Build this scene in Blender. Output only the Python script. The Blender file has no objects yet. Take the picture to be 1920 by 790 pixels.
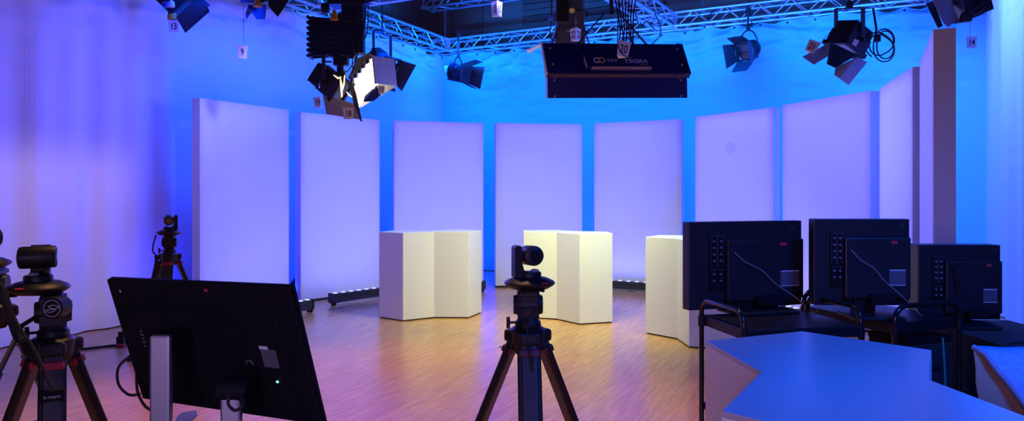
import bpy, bmesh, math, random
from mathutils import Vector, Matrix, noise
random.seed(7)
SC = bpy.context.scene
COL = SC.collection
PI = math.pi
F = 1400.0
V = Vector
DBL = {}

# ------------------------------------------------------------------ helpers
def at(px, py, d):
    """a point of the room that lies d metres in front of the photographer"""
    return V(((px - 960) / F * d, d, 1.5 - (py - 359) / F * d))

class MB:
    def __init__(self):
        self.v = []; self.f = []; self.M = Matrix.Identity(4)
    def add(self, vs, fs):
        o = len(self.v)
        self.v += [tuple(self.M @ V(p)) for p in vs]
        self.f += [tuple(o + i for i in f) for f in fs]
        return self
    def box(self, c, s, M=None):
        c = V(c); x, y, z = s[0] / 2, s[1] / 2, s[2] / 2
        vs = [V((a, b, e)) for a in (-x, x) for b in (-y, y) for e in (-z, z)]
        if M is not None: vs = [M @ p for p in vs]
        vs = [p + c for p in vs]
        return self.add(vs, [(0, 1, 3, 2), (4, 6, 7, 5), (0, 4, 5, 1), (2, 3, 7, 6), (0, 2, 6, 4), (1, 5, 7, 3)])
    def bar(self, p0, p1, w, h, up=(0, 0, 1)):
        p0 = V(p0); p1 = V(p1); d = (p1 - p0)
        L = d.length; d.normalize(); up = V(up)
        if abs(d.dot(up)) > .97: up = V((0, 1, 0)) if abs(d.y) < .9 else V((1, 0, 0))
        x = d.cross(up).normalized(); z = x.cross(d).normalized()
        vs = []
        for p in (p0, p1):
            for a, b in ((-1, -1), (1, -1), (1, 1), (-1, 1)):
                vs.append(p + x * a * w / 2 + z * b * h / 2)
        return self.add(vs, [(3, 2, 1, 0), (4, 5, 6, 7), (0, 1, 5, 4), (1, 2, 6, 5), (2, 3, 7, 6), (3, 0, 4, 7)])
    def cyl(self, p0, p1, r0, r1=None, n=16, cap=True):
        if r1 is None: r1 = r0
        p0 = V(p0); p1 = V(p1); d = (p1 - p0).normalized()
        a = V((0, 0, 1)) if abs(d.z) < .9 else V((1, 0, 0))
        x = d.cross(a).normalized(); y = d.cross(x)
        vs = []
        for p, r in ((p0, r0), (p1, r1)):
            for i in range(n):
                t = 2 * PI * i / n
                vs.append(p + x * math.cos(t) * r + y * math.sin(t) * r)
        fs = [(i, (i + 1) % n, n + (i + 1) % n, n + i) for i in range(n)]
        if cap: fs += [tuple(range(n - 1, -1, -1)), tuple(range(n, 2 * n))]
        return self.add(vs, fs)
    def tube(self, pts, r, n=8, cap=True):
        pts = [V(p) for p in pts]; vs = []; m = len(pts)
        px = None
        for i, p in enumerate(pts):
            d = (pts[min(i + 1, m - 1)] - pts[max(i - 1, 0)]).normalized()
            if px is None:
                a = V((0, 0, 1)) if abs(d.z) < .9 else V((1, 0, 0))
                px = d.cross(a).normalized()
            else:
                px = (px - d * px.dot(d)).normalized()
            y = d.cross(px)
            rr = r[i] if isinstance(r, (list, tuple)) else r
            for k in range(n):
                t = 2 * PI * k / n
                vs.append(p + px * math.cos(t) * rr + y * math.sin(t) * rr)
        fs = []
        for i in range(m - 1):
            for k in range(n):
                fs.append((i * n + k, i * n + (k + 1) % n, (i + 1) * n + (k + 1) % n, (i + 1) * n + k))
        if cap: fs += [tuple(range(n - 1, -1, -1)), tuple(range((m - 1) * n, m * n))]
        return self.add(vs, fs)
    def lathe(self, prof, c=(0, 0, 0), n=32, sx=1, sy=1):
        c = V(c); vs = []; m = len(prof)
        for r, z in prof:
            for i in range(n):
                t = 2 * PI * i / n
                vs.append(c + V((r * math.cos(t) * sx, r * math.sin(t) * sy, z)))
        fs = []
        for j in range(m - 1):
            for i in range(n):
                fs.append((j * n + i, j * n + (i + 1) % n, (j + 1) * n + (i + 1) % n, (j + 1) * n + i))
        fs += [tuple(range(n - 1, -1, -1)), tuple(range((m - 1) * n, m * n))]
        return self.add(vs, fs)
    def prism(self, poly, z0, z1):
        n = len(poly)
        vs = [V((p[0], p[1], z0)) for p in poly] + [V((p[0], p[1], z1)) for p in poly]
        fs = [tuple(range(n - 1, -1, -1)), tuple(range(n, 2 * n))]
        fs += [(i, (i + 1) % n, n + (i + 1) % n, n + i) for i in range(n)]
        return self.add(vs, fs)
    def plate(self, poly, t):
        """a flat polygon in space given a real thickness t"""
        P = [V(p) for p in poly]; n = len(P)
        nn = (P[1] - P[0]).cross(P[2] - P[0]).normalized() * t / 2
        vs = [p + nn for p in P] + [p - nn for p in P]
        fs = [tuple(range(n)), tuple(range(2 * n - 1, n - 1, -1))]
        fs += [(i, n + i, n + (i + 1) % n, (i + 1) % n) for i in range(n)]
        return self.add(vs, fs)
    def grid(self, fn, nu, nv):
        vs = [fn(i / nu, j / nv) for j in range(nv + 1) for i in range(nu + 1)]
        w = nu + 1
        fs = [(j * w + i, j * w + i + 1, (j + 1) * w + i + 1, (j + 1) * w + i) for j in range(nv) for i in range(nu)]
        return self.add(vs, fs)
    def build(self, name, m, parent=None, smooth=False, bevel=0, seg=2, loc=None, sol=0):
        me = bpy.data.meshes.new(name)
        off = V(loc) if loc is not None else V((0, 0, 0))
        me.from_pydata([tuple(V(p) - off) for p in self.v], [], self.f)
        bm = bmesh.new(); bm.from_mesh(me)
        bmesh.ops.recalc_face_normals(bm, faces=bm.faces)
        bm.to_mesh(me); bm.free()
        me.materials.append(m)
        if smooth:
            for p in me.polygons: p.use_smooth = True
            if smooth != 'all':
                try: me.set_sharp_from_angle(angle=math.radians(38))
                except Exception: pass
        o = bpy.data.objects.new(name, me); COL.objects.link(o)
        o.location = off
        if parent is not None: o.parent = parent
        if sol:
            md = o.modifiers.new('thickness', 'SOLIDIFY'); md.thickness = sol; md.offset = 0
        if bevel:
            md = o.modifiers.new('bevel', 'BEVEL'); md.width = bevel; md.segments = seg
            md.limit_method = 'ANGLE'; md.angle_limit = math.radians(35)
        return o

def tag(o, label=None, cat=None, group=None, kind=None):
    if label: o['label'] = label
    if cat: o['category'] = cat
    if group: o['group'] = group
    if kind: o['kind'] = kind
    return o
def thing(name, label, cat, loc=(0, 0, 0), rz=0, group=None):
    o = bpy.data.objects.new(name, None); COL.objects.link(o)
    o.location = loc; o.rotation_euler = (0, 0, rz); o.empty_display_size = .05
    return tag(o, label, cat, group)
def link_copy(o, parent):
    c = o.copy(); COL.objects.link(c); c.parent = parent
    for ch in list(o.children): link_copy(ch, c)
    return c
def text(body, size, m, name, parent, M, sx=1.0, ext=.0008, offset=0.0):
    cu = bpy.data.curves.new(name + '_c', 'FONT'); cu.body = body; cu.size = size
    cu.align_x = 'CENTER'; cu.align_y = 'CENTER'; cu.extrude = ext; cu.resolution_u = 3
    cu.offset = offset
    t = bpy.data.objects.new(name + '_t', cu); COL.objects.link(t)
    dg = bpy.context.evaluated_depsgraph_get()
    me = bpy.data.meshes.new_from_object(t.evaluated_get(dg))
    bpy.data.objects.remove(t); bpy.data.curves.remove(cu)
    me.name = name; me.materials.clear(); me.materials.append(m)
    S = Matrix.Diagonal((sx, 1, 1, 1))
    me.transform(M @ S)
    o = bpy.data.objects.new(name, me); COL.objects.link(o); o.parent = parent
    return o
def frame(o, x, y, z=None):
    """matrix with the given origin and axes"""
    x = V(x).normalized(); y = V(y); y = (y - x * y.dot(x)).normalized()
    z = x.cross(y)
    return Matrix(((x.x, y.x, z.x, o[0]), (x.y, y.y, z.y, o[1]), (x.z, y.z, z.z, o[2]), (0, 0, 0, 1)))
def curve_pts(ctrl, n=8):
    P = [V(p) for p in ctrl]; out = []
    for i in range(len(P) - 1):
        a = P[max(i - 1, 0)]; b = P[i]; c = P[i + 1]; d = P[min(i + 2, len(P) - 1)]
        for k in range(n):
            t = k / n
            out.append(.5 * ((2 * b) + (c - a) * t + (2 * a - 5 * b + 4 * c - d) * t * t + (3 * b - a - 3 * c + d) * t ** 3))
    out.append(P[-1]); return out

# ------------------------------------------------------------------ materials
def mat(name, col, rough=.5, metal=0, spec=.5, nz=0, ns=30, bump=0, bs=200, emit=None, es=0, coat=0, sheen=0):
    m = bpy.data.materials.new(name); m.use_nodes = True
    nt = m.node_tree; b = nt.nodes['Principled BSDF']
    b.inputs['Base Color'].default_value = (*col, 1); b.inputs['Roughness'].default_value = rough
    b.inputs['Metallic'].default_value = metal; b.inputs['Specular IOR Level'].default_value = spec
    b.inputs['Coat Weight'].default_value = coat; b.inputs['Sheen Weight'].default_value = sheen
    tc = nt.nodes.new('ShaderNodeTexCoord')
    if nz:
        n = nt.nodes.new('ShaderNodeTexNoise'); n.inputs['Scale'].default_value = ns; n.inputs['Detail'].default_value = 4
        nt.links.new(tc.outputs['Object'], n.inputs['Vector'])
        r = nt.nodes.new('ShaderNodeMapRange'); r.inputs['To Min'].default_value = 1 - nz; r.inputs['To Max'].default_value = 1 + nz
        nt.links.new(n.outputs['Fac'], r.inputs['Value'])
        mx = nt.nodes.new('ShaderNodeMix'); mx.data_type = 'RGBA'; mx.blend_type = 'MULTIPLY'; mx.inputs['Factor'].default_value = 1
        mx.inputs['A'].default_value = (*col, 1)
        nt.links.new(r.outputs['Result'], mx.inputs['B']); nt.links.new(mx.outputs['Result'], b.inputs['Base Color'])
    if bump:
        n = nt.nodes.new('ShaderNodeTexNoise'); n.inputs['Scale'].default_value = bs; n.inputs['Detail'].default_value = 3
        nt.links.new(tc.outputs['Object'], n.inputs['Vector'])
        bp = nt.nodes.new('ShaderNodeBump'); bp.inputs['Strength'].default_value = bump; bp.inputs['Distance'].default_value = .002
        nt.links.new(n.outputs['Fac'], bp.inputs['Height']); nt.links.new(bp.outputs['Normal'], b.inputs['Normal'])
    if emit:
        b.inputs['Emission Color'].default_value = (*emit, 1); b.inputs['Emission Strength'].default_value = es
    return m

M_PANEL = mat('white_panel_fabric', (.80, .79, .80), .75, nz=.03, ns=3, bump=.15, bs=400)
M_PODIUM = mat('white_laminate', (.80, .79, .77), .5, nz=.015, ns=4)
M_PLINTH = mat('dark_plinth', (.02, .018, .018), .8)
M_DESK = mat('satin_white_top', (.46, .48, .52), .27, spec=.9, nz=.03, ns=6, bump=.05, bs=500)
M_BLACK = mat('black_plastic', (.010, .010, .012), .45, spec=.3, nz=.2, ns=40, bump=.1, bs=600)
M_BLACKM = mat('matt_black', (.006, .006, .008), .7, spec=.15, nz=.2, ns=40)
M_LAMP = mat('black_lamp_paint', (.016, .016, .02), .5, nz=.25, ns=30)
M_LEAF = mat('lamp_leaf_paint', (.045, .045, .055), .55, nz=.15, ns=20)
M_LEAFN = mat('lamp_leaf_blue_light', (.02, .03, .26), .5, nz=.1, ns=20)  # blue light on the leaves put into their colour
M_MON = mat('monitor_housing', (.016, .016, .020), .42, spec=.4, nz=.15, ns=40, bump=.1, bs=600)
M_GLOSS = mat('black_gloss_tube', (.012, .012, .014), .18, spec=.6)
M_LEAFB = mat('lamp_leaf_lit', (.30, .30, .36), .55, nz=.1, ns=20)  # leaf paint lightened to stand for the light falling on it
M_RED_SHADE = mat('red_plastic_shade', (.10, .008, .02), .5)  # red plastic darkened to stand for shade on the middle tripod
M_RUBBER = mat('black_rubber', (.01, .01, .011), .8)
M_ALU = mat('aluminium_tube', (.82, .83, .85), .38, metal=.85, nz=.08, ns=20)
M_STEEL = mat('brushed_steel', (.42, .42, .44), .42, metal=.8, nz=.1, ns=60)
M_GREY = mat('grey_plastic', (.30, .30, .32), .5)
M_CARBON = mat('carbon_leg', (.022, .023, .03), .4, nz=.2, ns=80)
M_RED = mat('red_plastic', (.36, .014, .035), .5)
M_PANTO = mat('navy_black_hanger_paint', (.010, .015, .05), .32)
M_REDSTK = mat('red_sticker', (.75, .02, .05), .6, emit=(.8, .02, .05), es=.0)
M_ORANGE = mat('orange_plastic', (.75, .33, .02), .5)
M_YELLOW = mat('yellow_knob', (.85, .62, .04), .45)
M_SIGN = mat('white_sign_card', (.82, .80, .80), .6, nz=.02, ns=20)
M_INK = mat('black_ink', (.006, .006, .007), .7)
M_LABEL = mat('printed_label', (.09, .09, .11), .6, nz=.5, ns=180)
M_PRINT = mat('pale_print', (.55, .55, .60), .6)
M_PORT = mat('metal_socket', (.45, .45, .48), .35, metal=.7)
M_LOGO = mat('logo_print', (.70, .70, .85), .6)
M_LOGO2 = mat('logo_orange', (.85, .40, .12), .6)
M_LEAFO = mat('leaf_orange_light', (.33, .13, .04), .6)  # orange light on a leaf's inner side put into its colour
M_SILVER = mat('silver_housing', (.60, .60, .63), .45, metal=.3, nz=.12, ns=25)
M_LEDBAR = mat('batten_housing', (.030, .030, .036), .5, nz=.1, ns=30)
M_LED = mat('led_lens', (.9, .9, 1), .3, emit=(.45, .50, 1), es=1.2)
M_LEDGREEN = mat('status_led', (.1, .8, .7), .3, emit=(.2, .95, .8), es=3)
M_TUBE = mat('lit_tube', (1, .95, .8), .3, emit=(1, .90, .66), es=3.6)
M_GLOW = mat('warm_reflection_glow', (1, .7, .4), .3, emit=(1, .66, .30), es=2.6)  # glowing stand-in for warm reflections on the dark lamp
M_REFLECT = mat('lamp_reflector', (.9, .88, .8), .5, emit=(1, .92, .70), es=1.25)
M_LENS = mat('lens_glass', (.03, .03, .035), .08, spec=.8, coat=.5)
M_TAPE = mat('blue_tape', (.05, .12, .32), .6)
M_DTAPE = mat('dark_tape', (.02, .03, .12), .6)
M_BCLOTH = mat('black_cloth', (.010, .010, .012), .85, nz=.3, ns=12, bump=.3, bs=300, sheen=.1)
M_DENIM = mat('denim', (.20, .42, .90), .85, nz=.35, ns=60, bump=.6, bs=500)
M_LINING = mat('jacket_lining', (.46, .22, .13), .85, nz=.2, ns=30)
M_STITCH = mat('denim_seam', (.22, .30, .42), .85, nz=.3, ns=90)
M_CEIL = mat('dark_ceiling', (.020, .018, .018), .9)
M_WALL = mat('brown_wall_board', (.40, .25, .19), .75, nz=.2, ns=3, bump=.1, bs=60)
M_SLAT = mat('brown_slat', (.30, .16, .12), .7, nz=.25, ns=8)
M_GREENC = mat('green_cable', (.02, .30, .20), .5)

def cloth_mat(nm, col):
    m = mat(nm, col, .85, sheen=.15)
    nt = m.node_tree; b = nt.nodes['Principled BSDF']
    tc = nt.nodes.new('ShaderNodeTexCoord')
    mp = nt.nodes.new('ShaderNodeMapping'); mp.inputs['Scale'].default_value = (14, 14, .35)
    n = nt.nodes.new('ShaderNodeTexNoise'); n.inputs['Scale'].default_value = 2.2; n.inputs['Detail'].default_value = 6
    nt.links.new(tc.outputs['Object'], mp.inputs['Vector']); nt.links.new(mp.outputs['Vector'], n.inputs['Vector'])
    n2 = nt.nodes.new('ShaderNodeTexNoise'); n2.inputs['Scale'].default_value = 60; n2.inputs['Detail'].default_value = 4
    nt.links.new(tc.outputs['Object'], n2.inputs['Vector'])
    b1 = nt.nodes.new('ShaderNodeBump'); b1.inputs['Strength'].default_value = .35; b1.inputs['Distance'].default_value = .010
    b2 = nt.nodes.new('ShaderNodeBump'); b2.inputs['Strength'].default_value = .4; b2.inputs['Distance'].default_value = .002
    nt.links.new(n.outputs['Fac'], b1.inputs['Height']); nt.links.new(n2.outputs['Fac'], b2.inputs['Height'])
    nt.links.new(b1.outputs['Normal'], b2.inputs['Normal']); nt.links.new(b2.outputs['Normal'], b.inputs['Normal'])
    return m
M_CURTAIN = cloth_mat('white_curtain_cloth', (.80, .78, .79)); M_CYC = cloth_mat('curtain_cloth_blue_light', (.26, .72, .86))  # M_CYC: blue light put into the back cloth's tint

def floor_mat():
    m = mat('strip_parquet', (.5, .25, .1), .25, spec=.65)
    nt = m.node_tree; b = nt.nodes['Principled BSDF']; L = nt.links.new
    tc = nt.nodes.new('ShaderNodeTexCoord')
    mp = nt.nodes.new('ShaderNodeMapping'); mp.inputs['Rotation'].default_value = (0, 0, math.radians(-64.8))
    L(tc.outputs['Object'], mp.inputs['Vector'])
    br = nt.nodes.new('ShaderNodeTexBrick'); br.offset = .37; br.offset_frequency = 2; br.squash = 1
    br.inputs['Color1'].default_value = (.68, .345, .116, 1); br.inputs['Color2'].default_value = (.50, .225, .066, 1)
    br.inputs['Mortar'].default_value = (.34,.15,.045,1); br.inputs['Scale'].default_value = 1
    br.inputs['Mortar Size'].default_value = .0012; br.inputs['Bias'].default_value = -.25
    br.inputs['Brick Width'].default_value = .24; br.inputs['Row Height'].default_value = .021
    L(mp.outputs['Vector'], br.inputs['Vector'])
    mp2 = nt.nodes.new('ShaderNodeMapping'); mp2.inputs['Scale'].default_value = (3, 45, 1)
    L(mp.outputs['Vector'], mp2.inputs['Vector'])
    n = nt.nodes.new('ShaderNodeTexNoise'); n.inputs['Scale'].default_value = 1; n.inputs['Detail'].default_value = 5
    L(mp2.outputs['Vector'], n.inputs['Vector'])
    r = nt.nodes.new('ShaderNodeMapRange'); r.inputs['From Min'].default_value = .3; r.inputs['From Max'].default_value = .7
    r.inputs['To Min'].default_value = .75; r.inputs['To Max'].default_value = 1.25
    L(n.outputs['Fac'], r.inputs['Value'])
    mx = nt.nodes.new('ShaderNodeMix'); mx.data_type = 'RGBA'; mx.blend_type = 'MULTIPLY'; mx.inputs['Factor'].default_value = 1
    L(br.outputs['Color'], mx.inputs['A']); L(r.outputs['Result'], mx.inputs['B'])
    L(mx.outputs['Result'], b.inputs['Base Color'])
    bp = nt.nodes.new('ShaderNodeBump'); bp.inputs['Strength'].default_value = .12; bp.inputs['Distance'].default_value = .001
    L(br.outputs['Fac'], bp.inputs['Height']); L(bp.outputs['Normal'], b.inputs['Normal'])
    return m
M_FLOOR = floor_mat()

# ------------------------------------------------------------------ the room
CORN = V((-1.36, 14.6, 0))                       # where the two curtain lines meet
UL = V((.425, .905, 0)).normalized()              # along the left curtain, away from the camera
UB = V((1, -.55, 0)).normalized()                 # along the back curtain, to the right
NL = V((-UL.y, UL.x, 0))                          # outwards through the left curtain
NB = V((-UB.y, UB.x, 0))                          # outwards through the back curtain
if NB.y < 0: NB = -NB
RC = V((6.62, 10.46, 0)); RC = CORN + UB * ((RC - CORN).dot(UB))
UR = -UL

HC = 7.0
wc = CORN + NL * 1.2 + NB * 1.3                   # wall corner
wl0 = wc - UL * 19                                # left wall near end
wr1 = wc + UB * 13.5                              # right wall corner
wr0 = wr1 - UL * 19
fl = MB().add([wl0, wr0, wr1, wc], [(0, 1, 2, 3)]); fl.add([p - V((0, 0, .1)) for p in (wl0, wr0, wr1, wc)], [(3, 2, 1, 0)])
tag(fl.build('floor', M_FLOOR), 'orange brown strip parquet floor of the studio', kind='structure')
def wallq(name, a, b, z0, z1, out, m, t=.12):
    q = MB(); o = V(out) * t
    q.add([a + V((0, 0, z0)), b + V((0, 0, z0)), b + V((0, 0, z1)), a + V((0, 0, z1)),
           a + o + V((0, 0, z0)), b + o + V((0, 0, z0)), b + o + V((0, 0, z1)), a + o + V((0, 0, z1))],
          [(0, 1, 2, 3), (7, 6, 5, 4), (0, 4, 5, 1), (1, 5, 6, 2), (2, 6, 7, 3), (3, 7, 4, 0)])
    o = q.build(name, m); tag(o, kind='structure'); return o
def board_wall(name, a, b, out, seams, m):
    """a wall clad with tall boards, an open joint at each seam (distances along a-b)"""
    q = MB(); d = (b - a).normalized(); L = (b - a).length
    ss = [0] + sorted(seams) + [L]
    for i in range(len(ss) - 1):
        p = a + d * (ss[i] + .012); r = a + d * (ss[i + 1] - .012)
        mid = (p + r) / 2 + V(out) * .03 + V((0, 0, HC / 2))
        q.box(mid, ((r - p).length, .06, HC), Matrix.Rotation(math.atan2(d.y, d.x), 3, 'Z'))
    q.box((a + b) / 2 + V(out) * .10 + V((0, 0, HC / 2)), (L, .08, HC), Matrix.Rotation(math.atan2(d.y, d.x), 3, 'Z'))
    o = q.build(name, m); tag(o, kind='structure'); return o
def along(px, a, d):
    # distance along line a + s d where it passes column px of the view
    k = (px - 960) / F
    return (k * a.y - a.x) / (d.x - k * d.y)
lw = 19
board_wall('wall_left', wl0, wc, NL, [along(735, wl0, UL)] + [19 - 1.9 * i for i in range(3, 9)], M_WALL)
s905 = along(905, wc, UB); s980 = along(981, wc, UB); s850 = along(848, wc, UB)
SL = along(1248, wc, UB)
board_wall('wall_back', wc, wr1, NB, [s850, s905, s980] + [SL + 1.5 * i for i in range(5)], M_WALL)
sl = MB(); dirw = Matrix.Rotation(math.atan2(UB.y, UB.x), 3, 'Z')
for i in range(24):
    z = 4.2 + i * .125
    a = wc + UB * (s980 + .02) - NB * .05; b = wc + UB * (SL - .02) - NB * .05
    sl.box((a + b) / 2 + V((0, 0, z)), ((b - a).length, .05 + .025 * (i % 2), .105), dirw)
tag(sl.build('trim_1', M_SLAT), 'brown horizontal slats on the back wall above the truss', kind='structure')
wallq('wall_right', wr0, wr1, 0, HC, UB, M_WALL)
wallq('wall_front', wl0, wr0, 0, HC, -UL, M_WALL)
ce = MB().add([p + V((0, 0, HC)) for p in (wl0, wr0, wr1, wc)] + [p + V((0, 0, HC + .1)) for p in (wl0, wr0, wr1, wc)],
              [(3, 2, 1, 0), (4, 5, 6, 7), (0, 1, 5, 4), (1, 2, 6, 5), (2, 3, 7, 6), (3, 0, 4, 7)])
tag(ce.build('ceiling', M_CEIL), kind='structure')

# ------------------------------------------------------------------ curtains
HEM = 4.15
def fold(s, z, seed, amp, tens):
    t = 1 - z / HEM
    hang = .25 + .75 * min(1, t * 1.4)                       # the cloth is pulled flat at its eyelets
    d = amp * hang * (math.sin(s * 9.1 + seed) * .35 + math.sin(s * 15.7 + 1.3 * seed + .8 * math.sin(s * 2.1)) * .35
                      + math.sin(s * 4.3 + 2 * seed) * .5 + .5 * noise.noise(V((s * 2.2, z * .15, seed))))
    top = max(0, 1 - (HEM - z) / .75)
    per = .40
    ph = (s % per) / per
    e = abs(ph - .5) * 2                                      # 1 at an eyelet, 0 halfway
    d += tens * top * (1 - e) * .05 * math.sin((HEM - z) * 26 + 2 * math.sin(s * 3 + seed))
    d += tens * .030 * max(0, 1 - (HEM - z) / 1.6) * noise.noise(V((s * 3.0, z * 9, seed + 5)))
    return d
def curtain(name, a, d, out, L, seed, amp, tens, label, ampfn=None, step=.035, cm=None):
    nu = int(L / step); nv = 110
    def fn(u, v):
        s = u * L; z = .012 + (HEM - .012) * (1 - (1 - v) ** 1.25)
        A = amp * (ampfn(s) if ampfn else 1)
        k = fold(s, z, seed, A, tens) * min(1, s / .35, (L - s) / .35)
        zz = z - (.022 * v ** 30) * (1 - (abs(((s % .40) / .40) - .5) * 2)) 
        if v == 0: zz = .012
        p = a + d * s + out * k
        return (p.x, p.y, zz)
    t = thing(name, label, 'curtain', tuple(a))
    mb = MB().grid(fn, nu, nv)
    o = mb.build('cloth', cm or M_CURTAIN, t, smooth='all', loc=a); o.location = (0, 0, 0)
    e = MB().lathe([(.004, -.004), (.017, -.004), (.017, .004), (.004, .004)], n=10)
    pr = None; n = int(L / .40)
    rot = Matrix.Rotation(math.atan2(d.y, d.x), 4, 'Z') @ Matrix.Rotation(PI / 2, 4, 'X')
    for i in range(min(n, 95)):
        s = i * .40
        if pr is None:
            pr = e.build('eyelet', M_INK, t, smooth=True); q = pr
        else:
            q = pr.copy(); COL.objects.link(q); q.parent = t
        q.matrix_local = Matrix.Translation(d * s - out * .012 + V((0, 0, HEM - .045))) @ rot
    return t
LLEN = 13.0
curtain('stage_curtain', CORN - UL * LLEN - UL * 0, UL, NL, LLEN, 1.0, .055, 1.5,
        'white curtain down the left side, lit violet to deep blue behind the leftmost panel',
        ampfn=lambda s: 1.0 if s < 7.5 else max(.12, 1 - (s - 7.5) / 1.6))
BL = (RC - CORN).dot(UB)
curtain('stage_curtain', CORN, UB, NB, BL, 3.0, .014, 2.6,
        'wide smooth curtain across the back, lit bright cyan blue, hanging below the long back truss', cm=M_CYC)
curtain('stage_curtain', RC, -UL, UB, 6.2, 5.0, .075, .4,
        'pale blue folded curtain at the far right, behind the number 14 sign', step=.03)

# ------------------------------------------------------------------ trusses
def truss(name, p0, p1, size, label, pitch=.50, hollow=None, group=None, end=True):
    p0 = V(p0); p1 = V(p1); d = (p1 - p0); L = d.length; d.normalize()
    side = d.cross(V((0, 0, 1))).normalized(); h = .165
    t = thing(name, label, 'truss', tuple(p0), 0, group)
    ch = {}
    for a in (-1, 1):
        for b in (0, 1):
            o0 = side * a * h + V((0, 0, b * size)); ch[(a, b)] = o0
            MB().cyl(o0, o0 + d * L, .025, n=10).build('chord', M_ALU, t, smooth=True)
    n = max(1, round(L / pitch)); st = L / n
    for nm, c0, c1, sh in (('face_bracing', (-1, 0), (-1, 1), 0), ('face_bracing', (1, 0), (1, 1), 0),
                           ('top_bracing', (-1, 1), (1, 1), .5), ('bottom_bracing', (-1, 0), (1, 0), .5)):
        q = MB()
        for i in range(n):
            s = i * st
            q.cyl(ch[c0] + d * s, ch[c1] + d * (s + st / 2), .0095, n=6, cap=False)
            q.cyl(ch[c1] + d * (s + st / 2), ch[c0] + d * (s + st), .0095, n=6, cap=False)
        q.build(nm, M_ALU, t, smooth=True)
    if end:
        for s in (0, L):
            q = MB(); c = [ch[(-1, 0)], ch[(1, 0)], ch[(1, 1)], ch[(-1, 1)]]
            for i in range(4):
                q.bar(c[i] + d * s, c[(i + 1) % 4] + d * s, .03, .03)
                q.cyl(c[i] + d * (s - .05), c[i] + d * (s + .05), .031, n=10)
            q.build('end_frame', M_ALU, t, smooth=True)
    return t
TZ = 4.17; TS = .215
off = .172
tin = V((0, 0, TZ))
cornt = CORN - NL * off - NB * off + tin
truss('lighting_truss', cornt - UL * 6.2, cornt - UL * .21, TS, 'aluminium truss running along the top of the left curtain to the corner')
truss('lighting_truss', cornt + UB * .21, RC - NB * off + tin + UB * .2, TS, 'long aluminium truss running along the top of the back curtain')
q = MB()
for a in (-1, 1):
    for b in (-1, 1):
        q.cyl(cornt + UL * a * .165 + UB * b * .165, cornt + UL * a * .165 + UB * b * .165 + V((0, 0, TS)), .024, n=10)
for z in (0, TS):
    for a in (-1, 1):
        q.cyl(cornt + UL * a * .165 - UB * .20 + V((0, 0, z)), cornt + UL * a * .165 + UB * .20 + V((0, 0, z)), .024, n=10)
        q.cyl(cornt + UB * a * .165 - UL * .20 + V((0, 0, z)), cornt + UB * a * .165 + UL * .20 + V((0, 0, z)), .024, n=10)
tag(q.build('truss_corner', M_ALU, smooth=True, loc=cornt), 'aluminium corner block joining the left and back trusses', 'truss corner')
# truss that crosses over the set towards the camera
jt = V((2.62, 12.42, TZ))
truss('lighting_truss', jt - NB * .19, jt - NB * 6.0, TS, 'aluminium truss crossing towards the camera above the big black light bank')
jl = CORN - UL * 3.95 - NL * .3 + tin
truss('lighting_truss', jl + UB * .05, jl + UB * 4.5, TS, 'aluminium cross truss branching off the left truss behind the folding hanger', pitch=.45)
# higher truss that carries the corner on a chain
hz = 5.03
hc = V((-1.62, 14.5, hz))
truss('lighting_truss', hc, hc + UB * 7, TS, 'upper truss close under the ceiling, seen behind the number 10 sign')
def chain(name, p0, p1, label, m=M_STEEL):
    p0 = V(p0); p1 = V(p1); L = (p1 - p0).length; d = (p1 - p0).normalized()
    t = thing(name, label, 'chain', tuple(p0))
    q = MB(); n = int(L / .075)
    for i in range(n):
        c = d * (i + .5) * L / n; ax = V((1, 0, 0)) if i % 2 else V((0, 1, 0))
        pts = [c + ax * .016 * math.cos(a) + d * .045 * math.sin(a) for a in [2 * PI * k / 10 for k in range(11)]]
        q.tube(pts, .005, n=5)
    q.build('links', m, t, smooth=True)
    MB().lathe([(.01, -.05), (.028, -.03), (.028, .03), (.01, .05)], n=12).build('hook', m, t, smooth=True)
    b = MB().lathe([(.01, -.04), (.024, -.02), (.024, .02), (.01, .04)], c=p1 - p0, n=12).build('shackle', m, t, smooth=True)
    return t
chain('support_chain', cornt + V((0, 0, hz - TZ)) + V((0, 0, 0)), cornt + V((0, 0, TS)), 'steel chain holding up the truss corner')
cc = jt + UB * .55 + V((0, 0, TS))
chain('support_chain', cc + V((0, 0, .9)), cc, 'steel chain above the back truss to the right of the crossing truss')

# ------------------------------------------------------------------ white panels
H = 2.565
PANELS = [((-3.555, 8.502), (-2.911, 9.745)), ((-2.833, 10.014), (-1.969, 11.116)), ((-1.767, 11.194), (-.447, 11.661)),
          ((-.251, 11.60), (1.116, 11.86)), ((1.288, 11.706), (2.493, 10.994)), ((2.619, 10.673), (3.301, 9.45)),
          ((3.334, 9.211), (3.785, 7.885)), ((3.799, 7.723), (3.42, 6.376)), ((3.366, 6.167), (2.765, 4.903))]
PLAB = ['tall white set panel at the far left, beside the far tripod camera',
        'tall white set panel second from the left, below the lit hanging lamps',
        'tall white set panel behind the left white podium',
        'tall white set panel in the middle, behind the middle tripod camera',
        'tall white set panel below the right half of the big black light bank',
        'tall white set panel with a faint round spot near its top',
        'tall white set panel behind the two left broadcast monitors, below the sign 21 lamp',
        'narrow looking angled white set panel, second from the right',
        'nearest white set panel at the far right, showing a broad grey brown edge']
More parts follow.
